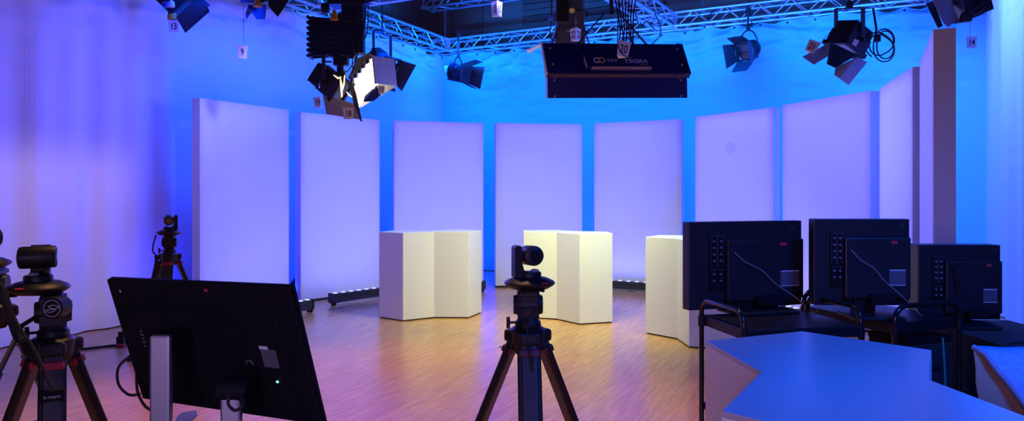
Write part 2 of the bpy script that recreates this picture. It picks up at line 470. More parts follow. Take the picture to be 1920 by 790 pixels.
for i, (a, b) in enumerate(PANELS):
    a = V((*a, 0)); b = V((*b, 0)); d = (b - a).normalized(); bk = V((-d.y, d.x, 0)); W = (b - a).length
    t = thing('set_panel', PLAB[i], 'panel', tuple((a + b) / 2), math.atan2(d.y, d.x), 'white panels around the set')
    MB().box((0, .065, (H + .03) / 2), (W, .13, H - .03)).build('panel_body', M_PANEL, t, bevel=.004)
    MB().box((0, .065, .015), (W - .02, .11, .03)).build('base_strip', M_PLINTH, t)
    for s in (-1, 1):
        br = MB()
        br.bar((s * (W / 2 - .12), .13, .42), (s * (W / 2 - .12), .52, .06), .04, .04)
        br.bar((s * (W / 2 - .12), .13, .06), (s * (W / 2 - .12), .60, .06), .05, .04)
        br.box((s * (W / 2 - .12), .56, .02), (.08, .08, .04))
        br.build('rear_brace', M_BLACKM, t)
    br = MB().bar((-W / 2 + .1, .56, .09), (W / 2 - .1, .56, .09), .04, .04)
    br.build('rear_crossbar', M_BLACKM, t)
    if i == 5:
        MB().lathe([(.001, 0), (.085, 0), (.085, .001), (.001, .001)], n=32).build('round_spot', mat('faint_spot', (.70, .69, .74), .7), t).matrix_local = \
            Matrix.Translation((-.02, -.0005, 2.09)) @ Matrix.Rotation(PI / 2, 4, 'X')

# ------------------------------------------------------------------ podiums (two pentagons sharing a side)
def bowtie(v2, th, s):
    """plan of two regular pentagons that share one side; v2 = near end of the shared side"""
    th = math.radians(th); e = lambda k: V((math.cos(k), math.sin(k)))
    v2 = V(v2); R = [v2]; k = th
    p = v2
    for i in range(3): p = p + e(k) * s; R.append(p); k += math.radians(72)
    w = p + e(k) * s                                # far end of the shared side
    k = th + math.radians(36) + PI; p = v2; Lp = []
    for i in range(3): p = p + e(k) * s; Lp.append(p); k -= math.radians(72)
    return R + [w] + Lp[::-1]
def podium(v2, th, s, h, label, top_m=M_PODIUM):
    pl = bowtie(v2, th, s)
    c = sum(pl, V((0, 0))) / len(pl)
    loc = [p - c for p in pl]
    t = thing('podium', label, 'podium', (c.x, c.y, 0), 0, 'white podiums of two joined pentagons')
    ins = [p * (1 - .016 / p.length) for p in loc]
    MB().prism(ins, 0, .016).build('plinth', M_PLINTH, t)
    MB().prism(loc, .014, h - .014).build('podium_body', M_PODIUM, t, bevel=.002)
    MB().prism([p * (1 - .0004 / p.length) for p in loc], h - .015, h).build('podium_top', top_m, t, bevel=.003)
    return t
podium((-.919, 8.824), -2, .405, 1.02, 'white angular podium on the left, in front of the third panel')
podium((.521, 8.707), -54, .405, 1.02, 'white angular podium in the middle, behind the tripod camera')
podium((1.667, 7.551), -86, .405, 1.02, 'white angular podium on the right, partly behind the left broadcast monitor')
# the near one: its plan read from the top
N_ = V((.663, 1.988)); D_ = V((1.063, 1.904))
sN = .408
def podium_shared(n, ang, s, h, label, top_m):
    """shared side runs from n along ang; pentagons on both sides"""
    a = math.radians(ang); e = lambda k: V((math.cos(k), math.sin(k)))
    n = V(n); w = n + e(a) * s
    up = []; k = a; p = w
    for i in range(3): k += math.radians(72); p = p + e(k) * s; up.append(p)
    dn = []; k = a; p = w
    for i in range(3): k -= math.radians(72); p = p + e(k) * s; dn.append(p)
    pl = [w] + up + [n] + dn[::-1]
    c = sum(pl, V((0, 0))) / len(pl); loc = [p - c for p in pl]
    t = thing('podium', label, 'podium', (c.x, c.y, 0), 0, 'white podiums of two joined pentagons')
    MB().prism([p * (1 - .016 / p.length) for p in loc], 0, .016).build('plinth', M_PLINTH, t)
    MB().prism(loc, .014, h - .014).build('podium_body', M_PODIUM, t, bevel=.002)
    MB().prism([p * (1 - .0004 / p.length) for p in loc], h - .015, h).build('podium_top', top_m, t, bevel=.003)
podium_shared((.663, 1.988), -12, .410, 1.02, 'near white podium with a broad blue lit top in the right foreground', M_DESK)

# ------------------------------------------------------------------ LED battens on the floor
def batten(a, b, label, nled=9):
    a = V((*a, 0)); b = V((*b, 0)); d = (b - a); L = d.length
    t = thing('led_batten', label, 'light', tuple((a + b) / 2), math.atan2(d.y, d.x), 'LED battens on the floor')
    MB().box((0, 0, .105), (L, .075, .10)).box((0, -.042, .06), (L - .06, .012, .03)).box((0, -.045, .125), (L - .1, .01, .012)).build('housing', M_LEDBAR, t, bevel=.004)
    MB().box((0, .02, .035), (L - .2, .10, .012)).build('tray', M_STEEL, t)
    for s in (-1, 1):
        MB().box((s * (L / 2 + .006), 0, .10), (.014, .10, .13)).build('end_plate', M_LEDBAR, t, bevel=.003)
        w = MB()
        for k in (-.016, .016):
            w.cyl((s * (L / 2 - .03) - .012, k - .012, .032), (s * (L / 2 - .03) + .012, k - .012, .032), .032, n=16)
        w.box((s * (L / 2 - .03), -.012, .058), (.045, .045, .014))
        w.build('caster', M_RUBBER, t, smooth=True)
        MB().box((s * (L / 2 - .085), -.05, .04), (.05, .03, .008)).build('brake_pedal', M_RED, t, bevel=.002)
    pr = None
    for i in range(nled):
        x = (i + .5) / nled * L - L / 2
        if pr is None:
            pr = MB().box((0, 0, 0), (.045, .05, .012)).build('led_lens', M_LED, t, bevel=.003); q = pr
        else:
            q = pr.copy(); COL.objects.link(q); q.parent = t
        q.location = (x, 0, .160)
    return t, (a + b) / 2, math.atan2(d.y, d.x), L
BATS = [((-3.02, 8.36), (-2.50, 9.28), 'low LED batten on casters in front of the far left panel'),
        ((-2.37, 9.78), (-1.62, 10.68), 'low LED batten with red caster brake in front of the second panel'),
        ((-1.45, 10.78), (-.42, 11.18), 'low LED batten behind the left podium, its caster showing'),
        ((1.22, 11.42), (2.25, 10.83), 'low LED batten seen between the middle and right podiums'),
        ((3.20, 8.75), (3.56, 7.70), 'low LED batten on the floor glimpsed between the monitor trolleys')]
BINFO = [batten(a, b, l) for a, b, l in BATS]

# ------------------------------------------------------------------ floor marks and cable
def flat(name, poly, m, label, cat):
    c = sum((V(p) for p in poly), V((0, 0))) / len(poly)
    o = MB().prism([V(p) - c for p in poly], 0, .0015).build(name, m); o.location = (c.x, c.y, .0005)
    return tag(o, label, cat)
def fl_at(px, py): d = 2100 / (py - 359); return V(((px - 960) / F * d, d))
flat('floor_tape', [fl_at(935, 653), fl_at(950, 654), fl_at(952, 650), fl_at(938, 649)], M_TAPE, 'small blue tape mark on the floor left of the middle tripod', 'tape')
flat('floor_tape', [fl_at(633, 578), fl_at(640, 579), fl_at(646, 577), fl_at(639, 576)], M_DTAPE, 'dark tape mark on the floor before the second panel batten', 'tape')
flat('floor_tape', [fl_at(1177, 547), fl_at(1186, 548), fl_at(1187, 546), fl_at(1178, 545.5)], M_DTAPE, 'dark tape mark on the floor between the middle and right podiums', 'tape')
cp = [fl_at(40, 672), fl_at(100, 665), fl_at(160, 657), fl_at(222, 650)]
t = thing('floor_cable', 'black cable with a plug on the floor by the left curtain', 'cable', (cp[0].x, cp[0].y, 0))
MB().tube([V((p.x - cp[0].x, p.y - cp[0].y, .013)) for p in curve_pts([V((q.x, q.y, 0)) for q in cp])], .012).build('cord', M_RUBBER, t, smooth=True)
e = cp[-1] - cp[0]
MB().box((e.x + .03, e.y + .01, .05), (.07, .10, .10)).box((e.x + .03, e.y, .12), (.05, .05, .05)).build('plug', M_BLACK, t, bevel=.01)
MB().box((e.x + .05, e.y - .05, .02), (.08, .05, .03)).build('red_clip', M_RED, t, bevel=.008)

# ------------------------------------------------------------------ camera tripods
def tripod(label, x, y, bowl, rz, red=M_RED, spread=.39, emblem=False, flowtext=False, panbar=False, legw=.035, boxes=False):
    t = thing('tripod', label, 'tripod', (x, y, 0), rz)
    hz = bowl - .03
    for k in range(3):
        az = -PI / 2 + k * 2 * PI / 3
        dr = V((math.cos(az), math.sin(az), 0)); sd = V((-dr.y, dr.x, 0))
        top = dr * .055 + V((0, 0, hz)); bot = dr * (spread + .055) + V((0, 0, .025))
        ax = (bot - top)
        mid = top + ax * .62
        L = MB()
        L.bar(top, mid, legw * 2 * .92, .034, up=dr)
        leg = L.build('leg', M_CARBON, t, bevel=.008, seg=3)
        q = MB()
        for s in (-1, 1):
            q.cyl(top + sd * s * (legw + .001) + ax * .04, mid + sd * s * (legw + .001), .011, n=10)
        q.build('leg_rail', M_BLACK, leg, smooth=True)
        MB().bar(mid - ax * .03, mid + ax * .03, legw * 2.3, .05, up=dr).build('leg_clamp', M_BLACK, leg, bevel=.008)
        MB().bar(mid, bot, .032, .024, up=dr).build('lower_tube', M_CARBON, leg, bevel=.006)
        MB().lathe([(.012, -.026), (.032, -.024), (.034, -.005), (.014, .01)], c=bot, n=16).build('foot', M_RUBBER, leg, smooth=True)
        MB().box(dr * .066 + V((0, 0, hz + .005)), (.05, .085, .05), Matrix.Rotation(az, 3, 'Z')).build('hinge_block', M_BLACK, t, bevel=.012)
        if red:
            MB().bar(top + ax * .045, top + ax * .075, legw * 2.3, .046, up=dr).build('red_collar', red, leg, bevel=.006)
    MB().lathe([(.05, -.075), (.062, -.05), (.068, -.02), (.072, .02), (.06, .03)], c=(0, 0, bowl - .02), n=28).build('bowl', M_BLACK, t, smooth=True)
    if boxes: pass
    sp = MB()
    for k in range(3):
        az = -PI / 2 + k * 2 * PI / 3; dr = V((math.cos(az), math.sin(az), 0))
        sp.bar((0, 0, bowl * .46), dr * (.055 + spread * .54) + V((0, 0, bowl * .46)), .018, .012)
    sp.cyl((0, 0, bowl * .46 - .012), (0, 0, bowl * .46 + .012), .03)
    sp.build('spreader', M_BLACK, t, smooth=True)
    # fluid head
    h0 = bowl + .01
    hd = MB()
    hd.lathe([(.052, 0), (.052, .022), (.044, .03), (.04, .045)], c=(0, 0, h0), n=24)
    hd.box((0, 0, h0 + .085), (.085, .075, .09))
    hd.cyl((-.048, 0, h0 + .09), (.048, 0, h0 + .09), .04, n=24)
    hd.build('fluid_head', M_BLACK, t, smooth=True, bevel=.004)
    MB().box((0, .0, h0 + .138), (.085, .13, .018)).box((0, 0, h0 + .148), (.06, .15, .008)).build('camera_plate', M_BLACK, t, bevel=.003)
    for s in (-1, 1):
        MB().cyl((s * .046, 0, h0 + .09), (s * .058, 0, h0 + .09), .040, .036, n=28).build('drag_dial', M_BLACK, t, smooth=True)
    kb = MB().cyl((-.04, -.01, h0 + .02), (-.075, -.01, h0 + .02), .005).cyl((-.072, -.01, h0 + .02), (-.085, -.01, h0 + .02), .012)
    kb.box((-.08, -.01, h0 + .02), (.014, .012, .045))
    kb.build('pan_lock_knob', M_BLACK, t, smooth=True)
    if emblem:
        e = MB(); c = V((.0595, 0, h0 + .09))
        pts = [c + V((0, math.cos(a) * .029, math.sin(a) * .029)) for a in [2 * PI * k / 28 for k in range(29)]]
        e.tube(pts, .0012, n=5)
        S = [(-.024, .004), (-.008, .006), (.010, .010), (.022, .008), (.010, .003), (-.010, .001), (.012, -.003), (-.008, -.010), (-.022, -.008)]
        e.tube(curve_pts([c + V((0, a, b)) for a, b in S], 5), .0014, n=5)
        e.build('round_emblem', M_PRINT, t, smooth=True)
    if panbar:
        MB().tube([(-.05, -.03, h0 + .08), (-.09, -.08, h0 + .06), (-.16, -.30, h0 - .10)], .008).cyl((-.145, -.25, h0 - .065), (-.185, -.37, h0 - .155), .014).build('pan_bar', M_BLACK, t, smooth=True)
    if flowtext:
        dr = V((0, -1, 0)); top = dr * .055 + V((0, 0, hz)); bot = dr * (spread + .055) + V((0, 0, .025)); ax = (bot - top).normalized()
        fr = lambda s, xo: frame(top + ax * s + V((xo, -.0185, -.008)), ax, V((1, 0, 0)))
        text('flowtech', .030, M_PRINT, 'leg_lettering', t, fr(.235, .018))
    return t, h0 + .152

def ptz(label, x, y, z, front, pitch, group='remote studio cameras', s=1.0, stripe=True):
    """front = compass angle (deg) the lens looks along; arm stands on its left"""
    t = thing('camera', label, 'camera', (x, y, z), math.radians(front) - PI / 2, group)
    MB().lathe([(.045, 0), (.075, .004), (.098, .018), (.103, .026), (.098, .033), (.070, .046), (.050, .050)], n=40).build('base', M_BLACK, t, smooth=True)
    MB().lathe([(.047, .046), (.047, .066), (.043, .070)], n=32).build('turntable', M_BLACK, t, smooth=True)
    arm = MB()
    pr = [(-.068, .05), (-.068, .168), (-.060, .176), (-.044, .176), (-.038, .168), (-.037, .10), (-.030, .080), (-.012, .070), (.0, .069), (.0, .055), (-.02, .05)]
    n = len(pr)
    vs = [V((p[0], -.03, p[1])) for p in pr] + [V((p[0], .03, p[1])) for p in pr]
    arm.add(vs, [tuple(range(n)), tuple(range(2 * n - 1, n - 1, -1))] + [(i, n + i, n + (i + 1) % n, (i + 1) % n) for i in range(n)])
    arm.build('arm', M_BLACK, t, smooth=True)
    pa = math.radians(pitch); f = V((0, math.cos(pa), math.sin(pa))); c = V((.004, 0, .135))
    hd = MB()
    R = .040
    prof = [(-.062, .030), (-.058, .038), (-.05, R), (.05, R), (.056, .038), (.058, .034)]
    pts = [c + f * a for a, r in prof]
    hd.tube(pts, [r for a, r in prof], n=32)
    hd.cyl(c + V((-.044, 0, 0)), c + V((-.03, 0, 0)), .02)
    hd.build('camera_head', M_BLACK, t, smooth=True)
    MB().cyl(c + f * .0585, c + f * .061, .026, n=28).build('lens', M_LENS, t, smooth=True)
    MB().cyl(c - f * .0625, c - f * .064, .021, n=28).build('rear_cap', M_BLACKM, t, smooth=True)
    if stripe:
        a0 = math.radians(stripe) - (math.radians(front) - PI / 2)
        q = MB(); n = 8; vs = []
        for i in range(n + 1):
            a = a0 - .16 + .32 * i / n
            for rr, zz in ((.1035, .030), (.099, .034)):
                vs.append((rr * math.cos(a) , rr * math.sin(a), zz + .001))
        q.add(vs, [(2 * i, 2 * i + 2, 2 * i + 3, 2 * i + 1) for i in range(n)])
        q.build('tally_light', M_REDSTK, t, sol=.001)
    MB().lathe([(.014, .070), (.018, .074), (.014, .080), (.004, .082)], c=(.018, -.012, 0), n=16).build('sensor_dome', M_GREY, t, smooth=True)
    if True:
        q = MB()
        for xx in (-.05, -.03, .01, .03): q.box((xx, -.075, .004), (.014, .03, .012))
        q.build('plug_row', M_BLACKM, t, bevel=.002)
    return t

# middle tripod with camera
tp, hh = tripod('black tripod in the middle foreground, one leg lettered and pointing at the viewer', (990 - 960) / F * 3.0, 3.0, .945, math.radians(2), red=M_RED_SHADE, flowtext=True)
ptz('black remote camera on the middle tripod, seen from behind', (993 - 960) / F * 3.0, 3.0, hh, 104, -3, stripe=-55)
for pth, nm in (([(-.045, -.075, hh), (-.05, -.10, hh - .06), (-.02, -.085, hh - .12), (.0, -.075, hh - .2), (.01, -.11, hh - .27)], 'power'),
                ([(.03, -.08, hh), (.03, -.10, hh - .05), (.0, -.09, hh - .1), (-.01, -.085, hh - .17), (.008, -.125, hh - .3)], 'signal')):
    o = MB().tube([V(p) + V((.0707, 3.0, 0)) for p in curve_pts(pth)], .0045).build('camera_cable', M_RUBBER, smooth=True, loc=(.07, 3.0, hh))
    tag(o, 'thin black %s cable hanging under the middle camera' % ('looped' if nm == 'power' else 'straighter'), 'cable')
# left tripods
tp, hh2 = tripod('black tripod in the left foreground, red collar, round emblem on its head', (100 - 960) / F * 2.7, 2.7, .965, math.radians(30), red=M_RED, emblem=False, panbar=True, spread=.34, legw=.032)
CL = ptz('black remote camera on the left foreground tripod, with a red tally stripe', (72 - 960) / F * 2.7, 2.7, hh2, 24, 1, stripe=-92)
# emblem on the head, facing the camera side
e = MB(); c = V((0, 0, 0))
e.tube([V((math.cos(a) * .029, 0, math.sin(a) * .029)) for a in [2 * PI * k / 28 for k in range(29)]], .0013, n=5)
e.tube(curve_pts([V((a, 0, b)) for a, b in [(-.024, -.006), (-.010, -.004), (.012, -.001), (.024, .006), (.004, .012), (-.012, .006), (.012, -.004), (-.004, -.013), (-.022, -.010)]], 5), .0015, n=5)
em = e.build('round_emblem', M_PRINT, tp, smooth=True)
tl = V(((100 - 960) / F * 2.7, 2.7, 0))
wp = at(97, 579, 2.615)
inv = Matrix.Rotation(-math.radians(30), 4, 'Z') @ Matrix.Translation(-tl)
em.matrix_local = inv @ Matrix.Translation(wp)
dd = MB().cyl(wp + V((0, .002, 0)), wp + V((0, .06, 0)), .038, n=28).build('side_dial', M_BLACK, tp, smooth=True)
dd.matrix_local = inv
# strap round the leg that carries the lettering
st = tl + V((.5, -.866, 0)) * (.055 + .34 * .16) + V((0, 0, .788))
sb = MB().box(st, (.074, .05, .048), Matrix.Rotation(math.radians(30), 3, 'Z')).build('leg_strap', M_BLACKM, tp, bevel=.008); sb.matrix_local = inv
tx = text('h-mann', .017, M_PRINT, 'strap_lettering', tp, inv @ frame(st + V((.5, -.866, 0)) * .0262, (.866, .5, 0), (0, 0, 1)))
o = MB().tube(curve_pts([at(-12, 520, 2.62), at(10, 548, 2.58), at(28, 600, 2.55), at(66, 660, 2.52), at(98, 730, 2.48)]), .006).build('camera_cable', M_RUBBER, smooth=True, loc=at(-12, 520, 2.62))
tag(o, 'black cable running down the left foreground tripod', 'cable')
MB().tube(curve_pts([at(4, 545, 2.57), at(14, 575, 2.56), at(30, 625, 2.55), at(40, 640, 2.55)]), .014).build('cable_plug', M_RUBBER, smooth=True, parent=o).matrix_local = Matrix.Translation(-at(-12, 520, 2.62))
tp3, hh3 = tripod('black tripod at the left frame edge, mostly cut off', (-14 - 960) / F * 3.25, 3.25, 1.00, math.radians(15), red=False, spread=.36)
ptz('black remote camera cut off by the left frame edge', (-30 - 960) / F * 3.25, 3.25, hh3, 60, 0, stripe=False)
# far tripod beside the first panel
fx = (318 - 960) / F * 6.5
tp4, hh4 = tripod('slim tripod with a bright red collar beside the far left panel', fx, 6.5, .955, math.radians(14), red=M_RED, spread=.36)
ptz('small looking black camera on the far tripod by the curtain', fx - .005, 6.5, hh4, -62, -9, stripe=-90)
o = MB().tube(curve_pts([V((fx - .08, 6.42, hh4 + .01)), V((fx - .10, 6.40, hh4 - .12)), V((fx - .07, 6.41, hh4 - .2)), V((fx - .10, 6.38, hh4 - .42)), V((fx - .13, 6.35, hh4 - .60))]), [.006] * 14 + [.016] * 12 + [.010] * 7).build('camera_cable', M_RUBBER, smooth=True, loc=(fx, 6.5, hh4))
tag(o, 'black cable with a thick adapter hanging from the far tripod camera', 'cable')

# ------------------------------------------------------------------ big display seen from behind
TLp = V((-1.0151, 1.8658, 1.2788)); TRp = V((-.4780, 1.5990, 1.2937)); BLp = V((-.9661, 1.9489, .9564))
xv = (TRp - TLp).normalized(); zv = (TLp - BLp).normalized(); W = (TRp - TLp).length; Hh = (TLp - BLp).length
yv = zv.cross(xv).normalized()                       # from the back towards the screen
if yv.y < 0: yv = -yv
cen = TLp + xv * W / 2 - zv * Hh / 2
disp = thing('display', 'large black display tilted on two steel posts in the left foreground, seen from behind', 'monitor', (cen.x, cen.y, .893))
base = cen - V((0, 0, 0)); base = V((cen.x, cen.y, .893))
Md = frame(cen - base, xv, yv)
Md = Matrix(((xv.x, yv.x, zv.x, cen.x - base.x), (xv.y, yv.y, zv.y, cen.y - base.y), (xv.z, yv.z, zv.z, cen.z - base.z), (0, 0, 0, 1)))
def dpart(name, mb, m, **k):
    o = mb.build(name, m, disp, **k); o.matrix_local = Md; return o
dpart('back_shell', MB().box((0, .009, 0), (W, .016, Hh)).box((0, .001, -.02), (W * .82, .012, Hh * .70)), M_BLACKM, bevel=.004)
dpart('screen', MB().box((0, .018, 0), (W - .02, .002, Hh - .02)), M_LENS)
dpart('bezel', MB().box((0, .0165, Hh / 2 - .006), (W, .006, .012)).box((0, .0165, -Hh / 2 + .008), (W, .006, .016)).box((-W / 2 + .005, .0165, 0), (.01, .006, Hh)).box((W / 2 - .005, .0165, 0), (.01, .006, Hh)), M_BLACK)
dpart('rating_label', MB().box((.20, -.0062, -.005), (.045, .001, .045)), M_LABEL)
dpart('white_sticker', MB().box((.188, -.0063, .021), (.026, .001, .008)), M_PRINT)
dpart('red_sticker', MB().box((.045, .0005, Hh / 2 - .016), (.010, .001, .006)), M_REDSTK)
dpart('status_light', MB().box((.205, -.0065, -.063), (.005, .002, .004)), M_LEDGREEN)
dpart('badge', MB().box((-.258, .0005, Hh / 2 - .03), (.004, .001, .007)), M_PRINT)
ring = MB(); ring.tube([V((.132 + .010 * math.cos(a), -.006, -.025 + .010 * math.sin(a))) for a in [2 * PI * k / 16 for k in range(17)]], .0012, n=5)
dpart('power_button', ring, M_PORT, smooth=True)
pts = MB()
for k in range(5): pts.box((-.215, -.0058, .035 - k * .010), (.008 + .003 * (k % 2), .001, .005))
dpart('port_row', pts, M_LABEL)
# posts
def post(px0, px1, ytop, d, nm='stand_post'):
    a = at((px0 + px1) / 2, ytop, d) - base; w = (px1 - px0) / F * d
    q = MB().box((a.x, a.y, a.z / 2 + .006), (w, .022, a.z - .012))
    return q.build(nm, M_STEEL, disp, bevel=.006), a
_, a1 = post(283, 322, 628, 1.70)
_, a2 = post(415, 453, 735, 1.64)
MB().bar(a1 + V((0, .0, -.02)), a1 + V((.02, .13, -.02)), .05, .045).build('hinge', M_BLACKM, disp, bevel=.006)
MB().cyl(a2 + V((-.03, .01, .0)), a2 + V((.035, .01, .0)), .026, n=20).bar(a2 + V((0, .01, 0)), a2 + V((.02, .11, .035)), .05, .035).build('hinge', M_BLACKM, disp, smooth=True)
bpl = [at(330, 781, 2.0), at(338, 775, 2.02), at(368, 771.5, 2.045), at(370, 779, 2.01), at(352, 790, 1.96)]
MB().prism([(a1.x - .05, a1.y - .06), (a1.x + .16, a1.y - .09), (bpl[4].x - base.x + .01, bpl[4].y - base.y - .02), (bpl[3].x - base.x, bpl[3].y - base.y), (bpl[2].x - base.x, bpl[2].y - base.y), (bpl[1].x - base.x, bpl[1].y - base.y), (a1.x - .04, a1.y + .05)], 0, .008).build('stand_foot', M_GREY, disp, bevel=.002)
MB().box((a2.x, a2.y + .01, .004), (.16, .14, .008)).build('stand_foot', M_GREY, disp, bevel=.002)
for nm, ps, lab in (('display_cable', [at(243, 668, 1.93), at(222, 690, 1.92), at(222, 720, 1.90), at(240, 740, 1.88), at(262, 740, 1.87)], 'black cable loop sticking out left of the large tilted display'),
                    ('display_cable', [at(256, 700, 1.93), at(258, 735, 1.88), at(272, 762, 1.80), at(290, 772, 1.75)], 'black cable running from the tilted display down to its left post'),
                    ('display_cable', [at(430, 742, 1.58), at(428, 758, 1.575), at(440, 770, 1.57), at(456, 762, 1.58), at(456, 750, 1.60), at(452, 745, 1.62)], 'black cable looped round the right post of the tilted display')):
    o = MB().tube(curve_pts(ps), .0035).build(nm, M_RUBBER, smooth=True, loc=ps[0]); tag(o, lab, 'cable')
# work desk below the frame that carries the display
dk = thing('work_desk', 'dark work desk under the large tilted display', 'desk', (-.72, 1.62, 0))
MB().box((0, 0, .8805), (.95, .62, .024)).build('desk_top', M_BLACKM, dk, bevel=.003)
for sx in (-1, 1):
    for sy in (-1, 1):
        MB().box((sx * .43, sy * .26, .435), (.04, .04, .868)).build('leg', M_BLACKM, dk, bevel=.003)

# ------------------------------------------------------------------ monitor trolleys
def trolley(label, cx, cy, ang, dep=.39):
    t = thing('trolley', label, 'trolley', (cx, cy, 0), math.radians(ang), 'black monitor trolleys')
    L, S = .51, dep
    MB().box((0, 0, .926), (L, S, .046)).build('top_shelf', M_BLACK, t, bevel=.004)
    MB().box((0, 0, .545), (L, S, .03)).build('lower_shelf', M_BLACK, t, bevel=.004)
    MB().box((0, 0, .13), (L, S, .03)).build('bottom_shelf', M_BLACK, t, bevel=.004)
    for s in (-1, 1):
        x = s * (L / 2 + .008); r = .062; h = 1.02
        pts = [(x, -S / 2 + .01, .08), (x, -S / 2 + .01, h - r)]
        pts += [(x, -S / 2 + .01 + r - r * math.cos(a), h - r + r * math.sin(a)) for a in [PI / 2 * k / 6 for k in range(1, 7)]]
        pts += [(x, S / 2 - .01 - r + r * math.sin(a), h - r + r * math.cos(a)) for a in [PI / 2 * k / 6 for k in range(0, 7)]]
        pts += [(x, S / 2 - .01, .08)]
        MB().tube(pts, .011, n=12).build('handle_frame', M_GLOSS, t, smooth=True)
        for y in (-S / 2 + .01, S / 2 - .01):
            MB().cyl((x, y, .90), (x, y, .945), .015).build('sleeve', M_BLACK, t, smooth=True)
            MB().cyl((x - .011, y, .035), (x + .011, y, .035), .035, n=20).box((x, y, .075), (.03, .04, .02)).build('caster', M_RUBBER, t, smooth=True)
    return t
T1 = (1.140, 3.20); A1 = 12
T2 = (1.672, 3.419); A2 = 111
trolley('black trolley with side handles carrying the left broadcast monitor', T1[0], T1[1], A1, .39)
trolley('black trolley carrying the middle broadcast monitor, handle bar facing the viewer', T2[0], T2[1], A2)

def monitor(label, a, b, h, z0, zfoot, thick=.055, rot=0, cable=True, bulge=.03, red=.76, plug=None):
    """a,b: ends of the back face as seen left to right (plan), h: height of body"""
    a = V((*a, 0)); b = V((*b, 0)); d = (b - a).normalized(); W = (b - a).length
    c = (a + b) / 2
    t = thing('broadcast_monitor', label, 'monitor', (c.x, c.y, zfoot), math.atan2(d.y, d.x), 'broadcast monitors seen from behind')
    zc = z0 - zfoot + h / 2
    MB().box((0, thick / 2 , zc), (W, thick, h)).build('housing', M_MON, t, bevel=.004)
    MB().box((0, thick + .001, zc + .01), (W - .05, .002, h - .07)).build('screen', M_LENS, t)
    MB().box((W * .14, -bulge / 2, zc - h * .06), (W * .68, bulge, h * .70)).build('rear_cover', M_MON, t, bevel=.006)
    MB().box((-W * .27, -.005, zc + .01), (W * .12, .010, h * .62)).build('connector_panel', M_BLACKM, t)
    pr = None
    for k in range(7):
        for j in range(2):
            if k == 4: continue
            if pr is None:
                pr = MB().cyl((0, 0, 0), (0, -.008, 0), .0048, n=10).build('socket', M_PORT, t, smooth=True); o = pr
            else:
                o = pr.copy(); COL.objects.link(o); o.parent = t
            o.location = (-W * (.30 - .06 * j), -.010, zc + h * (.28 - .075 * k))
    q = MB()
    for j in range(2):
        x0 = -W * (.325 - .06 * j)
        for zz in (zc + h * .335, zc - .02): q.box((x0 + W * .027, -.0104, zz), (W * .05, .0008, .002))
        for xx in (x0 + .001, x0 + W * .054): q.box((xx, -.0104, zc + h * .16), (.0012, .0008, h * .35))
    q.build('panel_print', M_LABEL, t)
    lb = MB().box((W * .385 - .02, -bulge - .0006, zc - h * .17), (W * .17, .001, h * .19)).build('rating_label', M_LABEL, t)
    MB().box((W * .385 - .02, -bulge - .0014, zc - h * .085), (W * .165, .0006, .005)).build('label_line', M_PRINT, lb)
    MB().box((W * .385 - .02, -bulge - .0014, zc - h * .255), (W * .165, .0006, .003)).build('label_line', M_PRINT, lb)
    MB().box((W * .5 - W * (1 - red) + .02, -bulge - .0006 , zc + h * .235), (W * .06, .001, h * .034)).build('red_sticker', M_REDSTK, t)
    v = MB()
    for i in range(26):
        for j in range(3):
            if (i * 7 + j * 3) % 5 < 3: v.box((-W * .36 + i * W * .028, -.0004, zc + h * (.405 + .022 * j)), (W * .012, .001, .004))
    v.build('vent_slots', M_INK, t)
    q = MB()
    for j in range(4):
        for k in range(3): q.box((W * .40 + j * .006, -.0006, zc + h * .40 + k * .008), (.003, .001, .003))
    q.build('vent_dots', M_LABEL, t)
    ft = MB()
    ft.box((W * .02, .01, (z0 - zfoot) / 2 + .02), (W * .22, .05, z0 - zfoot + .04))
    ft.box((W * .02, -.065, .008), (W * .50, .20, .016))
    ft.build('foot', M_BLACK, t, bevel=.005)
    MB().box((W * .16, -.03, z0 - zfoot + h * .085), (W * .26, .075, h * .11)).build('cable_cover', M_BLACKM, t, bevel=.006)
    if cable:
        MB().box((-W * .145, -.017, zc + h * .15), (.018, .02, .012)).build('cable_plug', M_PRINT, t, bevel=.002)
        pts = curve_pts([(-W * .14, -.03, zc + h * .15), (-W * .06, -.045, zc + h * .04), (W * .08, -.045, zc - h * .06), (W * .2, -.05, zc - h * .22), (W * .36, -.06, zc - h * .38), (W * .5, -.08, zc - h * .56), (W * .53, -.09, .012)])
        MB().tube(pts, .0019, n=6).build('signal_cable', M_GREY, t, smooth=True)
    return t
monitor('left broadcast monitor, largest of the three, on the trolley before the right podium', (.7955, 3.362), (1.3755, 3.546), .399, .962, .949)
monitor('middle broadcast monitor of the three, on the second trolley', (1.344, 3.326), (1.769, 3.322), .3845, .992, .949, thick=.062)
monitor('right broadcast monitor of the three, lowest, on the black covered table', (1.900, 3.494), (2.273, 3.474), .348, .902, .880, thick=.10, cable=False, bulge=.03)
o = MB().tube(curve_pts([at(1784, 500, 3.46), at(1797, 508, 3.42), at(1800, 530, 3.42), at(1798, 545, 3.43)]), .005).build('monitor_cable', M_RUBBER, smooth=True, loc=at(1784, 500, 3.46))
tag(o, 'short black cable curling from the sockets of the right broadcast monitor', 'cable')
o = MB().tube(curve_pts([V((2.02, 3.02, .885)), V((2.10, 3.05, .885)), V((2.2, 3.12, .885)), V((2.28, 3.22, .885)), V((2.32, 3.30, .885))]), .004).build('monitor_cable', M_RUBBER, smooth=True, loc=(2.02, 3.02, .885))
tag(o, 'black cable lying on the black covered table by the right monitor', 'cable')
ec = thing('equipment_case', 'dark equipment case on the lower shelf of the second trolley', 'case', (T2[0] + .043 + .056, T2[1] - .112 + .022, .562), math.radians(A2))
